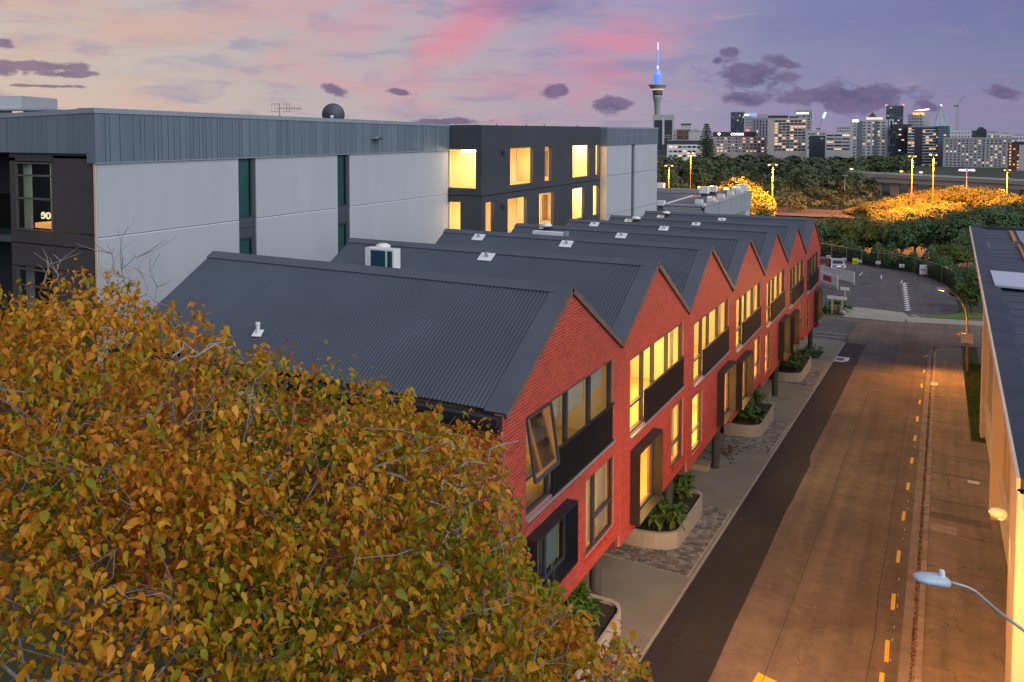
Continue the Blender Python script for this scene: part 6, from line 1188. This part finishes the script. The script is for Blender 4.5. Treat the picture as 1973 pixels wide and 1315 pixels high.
t, wd, H_, _ = city('parking_building', 'white parking building with dark open decks', 1592, 1639, 256, 292, 960, 'white', (3, 5), (.9, .42), .12, .9, margin=(.03, .08, .06, .02)); addbox(t, wd, H_, .95, 1, -18, 3, 'city_white', 'stair_fin', -.8); city('far_block', 'pale flat-roofed block peeking above the parking building', 1612, 1640, 244, 256, 1250, 'lgrey', (6, 2), (.6, .4), 0)
t, wd, H_, _ = city('apartment_tower', 'wide grey apartment tower with dark balcony slots and a pointed lantern', 1640, 1706, 231, 312, 900, 'lgrey', (7, 13), (.5, .42), .12, .5, margin=(.06, .06, .04, .02))
for a, b in ((.19, .33), (.63, .73)): addbox(t, wd, H_, a, b, -46, -1.5, 'win_pale', 'balcony_slot', -.32)
addbox(t, wd, H_, .06, .22, -2.4, -.2, 'sign_glow', 'lit_panel', -.6); addbox(t, wd, H_, .42, .85, 0, 2.5, 'win_white', 'lantern_base', 2, 8); MB().prism([(wd * -.04, 2, H_ + 2.5), (wd * .2, 2, H_ + 2.5), (wd * .08, 2, H_ + 8)], (0, 6, 0)).build('lantern_roof', 'city_brown', t, local=True); MB().tube([(wd * .08, 5, H_ + 8), (wd * .08, 5, H_ + 14)], .15, 5).build('mast', 'grey_metal', t, local=True)
for i in range(3): addbox(t, wd, H_, 1.02, 1.13, -44 + i * 16.5, -44 + i * 16.5 + (9.5 if i < 2 else 11), 'city_white', 'white_frame', -.6, .3); addbox(t, wd, H_, 1.05, 1.10, -43 + i * 16.5, -44 + i * 16.5 + (8.5 if i < 2 else 10), 'win_dark', 'frame_glazing', -.7, .3)
addbox(t, wd, H_, 1.0, 1.14, -46, 0, 'city_mauve', 'side_bay', .31, 10)
t, wd, H_, _ = city('dark_glass_block', 'black glass block with a few lit rows left of the green tower', 1719, 1752, 240, 316, 880, 'dark', (6, 13), (.85, .5), .07, .2, dark='win_dark', margin=(.04, .04, .1, .04)); 
t, wd, H_, _ = city('red_lit_tower', 'distant slim grey tower with red corner beacons', 1708, 1738, 204, 250, 1700, 'glass', (6, 14), (.7, .55), .05, .3); addbox(t, wd, H_, -.03, .07, 0, 2.5, 'red_beacon', 'beacon'); addbox(t, wd, H_, .93, 1.03, 0, 2.5, 'red_beacon', 'beacon'); addbox(t, wd, H_, -.05, .0, -60, 0, 'city_white', 'edge_fin'); addbox(t, wd, H_, 1, 1.05, -60, 0, 'city_white', 'edge_fin')
t, wd, H_, _ = city('lit_sign_tower', 'pale gridded tower crowned by a glowing orange sign', 1751, 1788, 219, 250, 1300, 'lgrey', (9, 5), (.5, .6), .05, .6, margin=(.02, .3, .06, .02)); text_mesh('rooftop_sign', 'vero', 8.5, 'sign_orange', t, (-.5, -1.2, H_ - 2.5), (math.pi / 2, 0, 0), local=True, ext=.3); mb = MB(); mb.prism([(-6, -1, H_ + 4.5), (12, -1, H_ + 7), (15, -1, H_ + 5.8), (4, -1, H_ + 4.2)], (0, 8, 0)); mb.build('wing_roof', 'sign_glow', t, local=True)
t, wd, H_, _ = city('green_glass_tower', 'green glass office with pale floor bands and warm lit storeys', 1751, 1810, 244, 330, 860, 'green', (9, 15), (.86, .55), .2, .85, bands='white', margin=(.01, .08, .02, .02)); addbox(t, wd, H_, .2, .43, -45, -1, 'city_dark', 'dark_strip', -.5); addbox(t, wd, H_, .92, 1.0, -46, 0, 'city_dark', 'dark_edge', -.5)
city('blue_glass_tower', 'narrow blue glass tower end beside the grey hostel', 1806, 1826, 243, 331, 850, 'blue', (4, 16), (.9, .55), .03, .2, dark='win_pale')
p = atD(1817, 250, 1250); t = thing('pyramid_scaffold', 'triangular open steel pyramid of horizontal louvres', 'tower', (p[0], p[1], T(p[0], p[1])), rotz=YAW); o_ = p[2] - T(p[0], p[1]); k_ = 1250 / F_PX; ax_ = (1812 - 1817) * k_; zt_ = o_ + (250 - 197) * k_
mb = MB(); bl, br_ = (1799 - 1817) * k_, (1839 - 1817) * k_
for x in (bl, br_, bl + 10, br_ - 8): mb.tube([(x, 0, o_ - 4), (ax_, 4, zt_)], .55, 5)
mb.build('frame', 'grey_metal', t, local=True)
for i in range(17): f_ = i / 17; MB().box(bl + (ax_ - bl) * f_, br_ + (ax_ - br_) * f_, -.3, 1.4, o_ - 2 + (zt_ - o_) * f_, o_ - 1.1 + (zt_ - o_) * f_).build('louvre', 'grey_metal', t, local=True)
MB().box(bl, br_, 0, 14, 0, o_ - 3).build('base', 'city_grey', t, local=True); MB().box(ax_ - .8, ax_ + .8, -.6, 0, zt_ - 6, zt_ - 4).build('apex_light', 'sign_glow', t, local=True)
city('low_white_block', 'small white block on top of the skyline beside the crane', 1828, 1868, 252, 275, 1000, 'white', (7, 3), (.3, .3), .02); t, wd, H_, _ = city('domed_block', 'dark hip-roofed block with two spikes', 1866, 1898, 252, 275, 1000, 'dark', (3, 2), (.5, .3), .1); MB().prism([(-1, 0, H_), (wd / 2, 0, H_), (wd * .28, 0, H_ + 4), (wd * .1, 0, H_ + 4)], (0, 10, 0)).build('hip_roof', 'city_dark', t, local=True)
for x in (.08, .27): MB().tube([(wd * x, 4, H_ + 3), (wd * x, 4, H_ + 9)], .2, 5).build('spike', 'grey_metal', t, local=True)
for i, (x0, x1, yt) in enumerate(((1897, 1925, 257), (1924, 1948, 259), (1944, 1975, 262))): t, wd, H_, _ = city('far_house', ('cream rooftops left of the right edge tower', 'grey gabled rooftops behind the hostel', 'pale rooftops at the far right skyline')[i], x0, x1, yt, 280, 1200, 'white', (5, 2), (.4, .4), .15, .5); MB().prism([(-wd / 2, 0, H_), (wd / 2, 0, H_), (0, 0, H_ + 3)], (0, 9, 0)).build('roof', 'city_grey', t, local=True)
t, wd, H_, _ = city('hostel_block', 'wide grey concrete hostel block dotted with small windows', 1825, 1945, 267, 338, 800, 'grey', (17, 13), (.42, .42), .24, .25, margin=(.03, .02, .03, .0)); addbox(t, wd, H_, .575, .585, -40, .3, 'city_lgrey', 'joint_rib', -.5); addbox(t, wd, H_, .0, 1, 0, .8, 'city_lgrey', 'cornice', -.3)
t, wd, H_, _ = city('brick_brown_tower', 'red-brown block with warm windows at the right edge', 1944, 1980, 277, 340, 700, 'brown', (3, 10), (.4, .5), .5, .9, margin=(.02, .45, .03, .02)); addbox(t, wd, H_, .5, 1.02, -30, -1, 'city_lgrey', 'pale_bay', -.5); addbox(t, wd, H_, .2, 1.02, 0, 1.6, 'city_dark', 'roof', -.4, 6)
# observation tower
D_ = 2600; p = atD(1266, 262, D_); z0 = T(p[0], p[1]); m_ = D_ / F_PX; zz = lambda py: atD(1266, py, D_)[2] - z0
t = thing('observation_tower', 'tall concrete observation tower with flared pod and blue lit spire', 'tower', (p[0], p[1], z0)); M('tower_conc', (.30, .29, .27), .8, .05, .02)
MB().lathe([(6.5 * m_, 0), (5.7 * m_, zz(240)), (5.3 * m_, zz(215)), (6.2 * m_, zz(198)), (8.6 * m_, zz(189)), (8.9 * m_, zz(184))], 24).build('shaft', 'tower_conc', t, True, local=True); MB().lathe([(9.0 * m_, zz(184)), (9.2 * m_, zz(179))], 24).build('dark_ring', 'city_dark', t, True, local=True)
MB().lathe([(9.2 * m_, zz(179)), (10.5 * m_, zz(174)), (14.5 * m_, zz(169)), (15.5 * m_, zz(166.5)), (17.5 * m_, zz(165)), (17.5 * m_, zz(164)), (9 * m_, zz(162.5))], 24).build('pod', 'city_grey', t, True, local=True); MB().lathe([(11.2 * m_, zz(174.4)), (12.2 * m_, zz(172.2))], 24).build('lit_deck', 'win_warm', t, True, local=True); MB().lathe([(13.6 * m_, zz(169.9)), (14.6 * m_, zz(168.6))], 24).build('lit_deck', 'win_white', t, True, local=True)
MB().lathe([(7.2 * m_, zz(162.5)), (6.9 * m_, zz(147)), (8.6 * m_, zz(145.5)), (8.6 * m_, zz(144.6)), (5.2 * m_, zz(144)), (4.4 * m_, zz(139)), (2.4 * m_, zz(135)), (1.9 * m_, zz(133))], 20).build('blue_drum', 'tower_blue', t, True, local=True)
MB().lathe([(1.9 * m_, zz(133)), (1.9 * m_, zz(128))], 12).build('white_band', 'tower_white', t, local=True); MB().lathe([(1.7 * m_, zz(128)), (1.5 * m_, zz(112)), (1.2 * m_, zz(97))], 10).build('lattice_spire', 'tower_blue', t, local=True); MB().lathe([(1.1 * m_, zz(97)), (.8 * m_, zz(82))], 8).build('upper_spire', 'tower_white', t, local=True); MB().lathe([(.5 * m_, zz(82)), (.25 * m_, zz(73))], 6).build('needle', 'grey_metal', t, local=True)
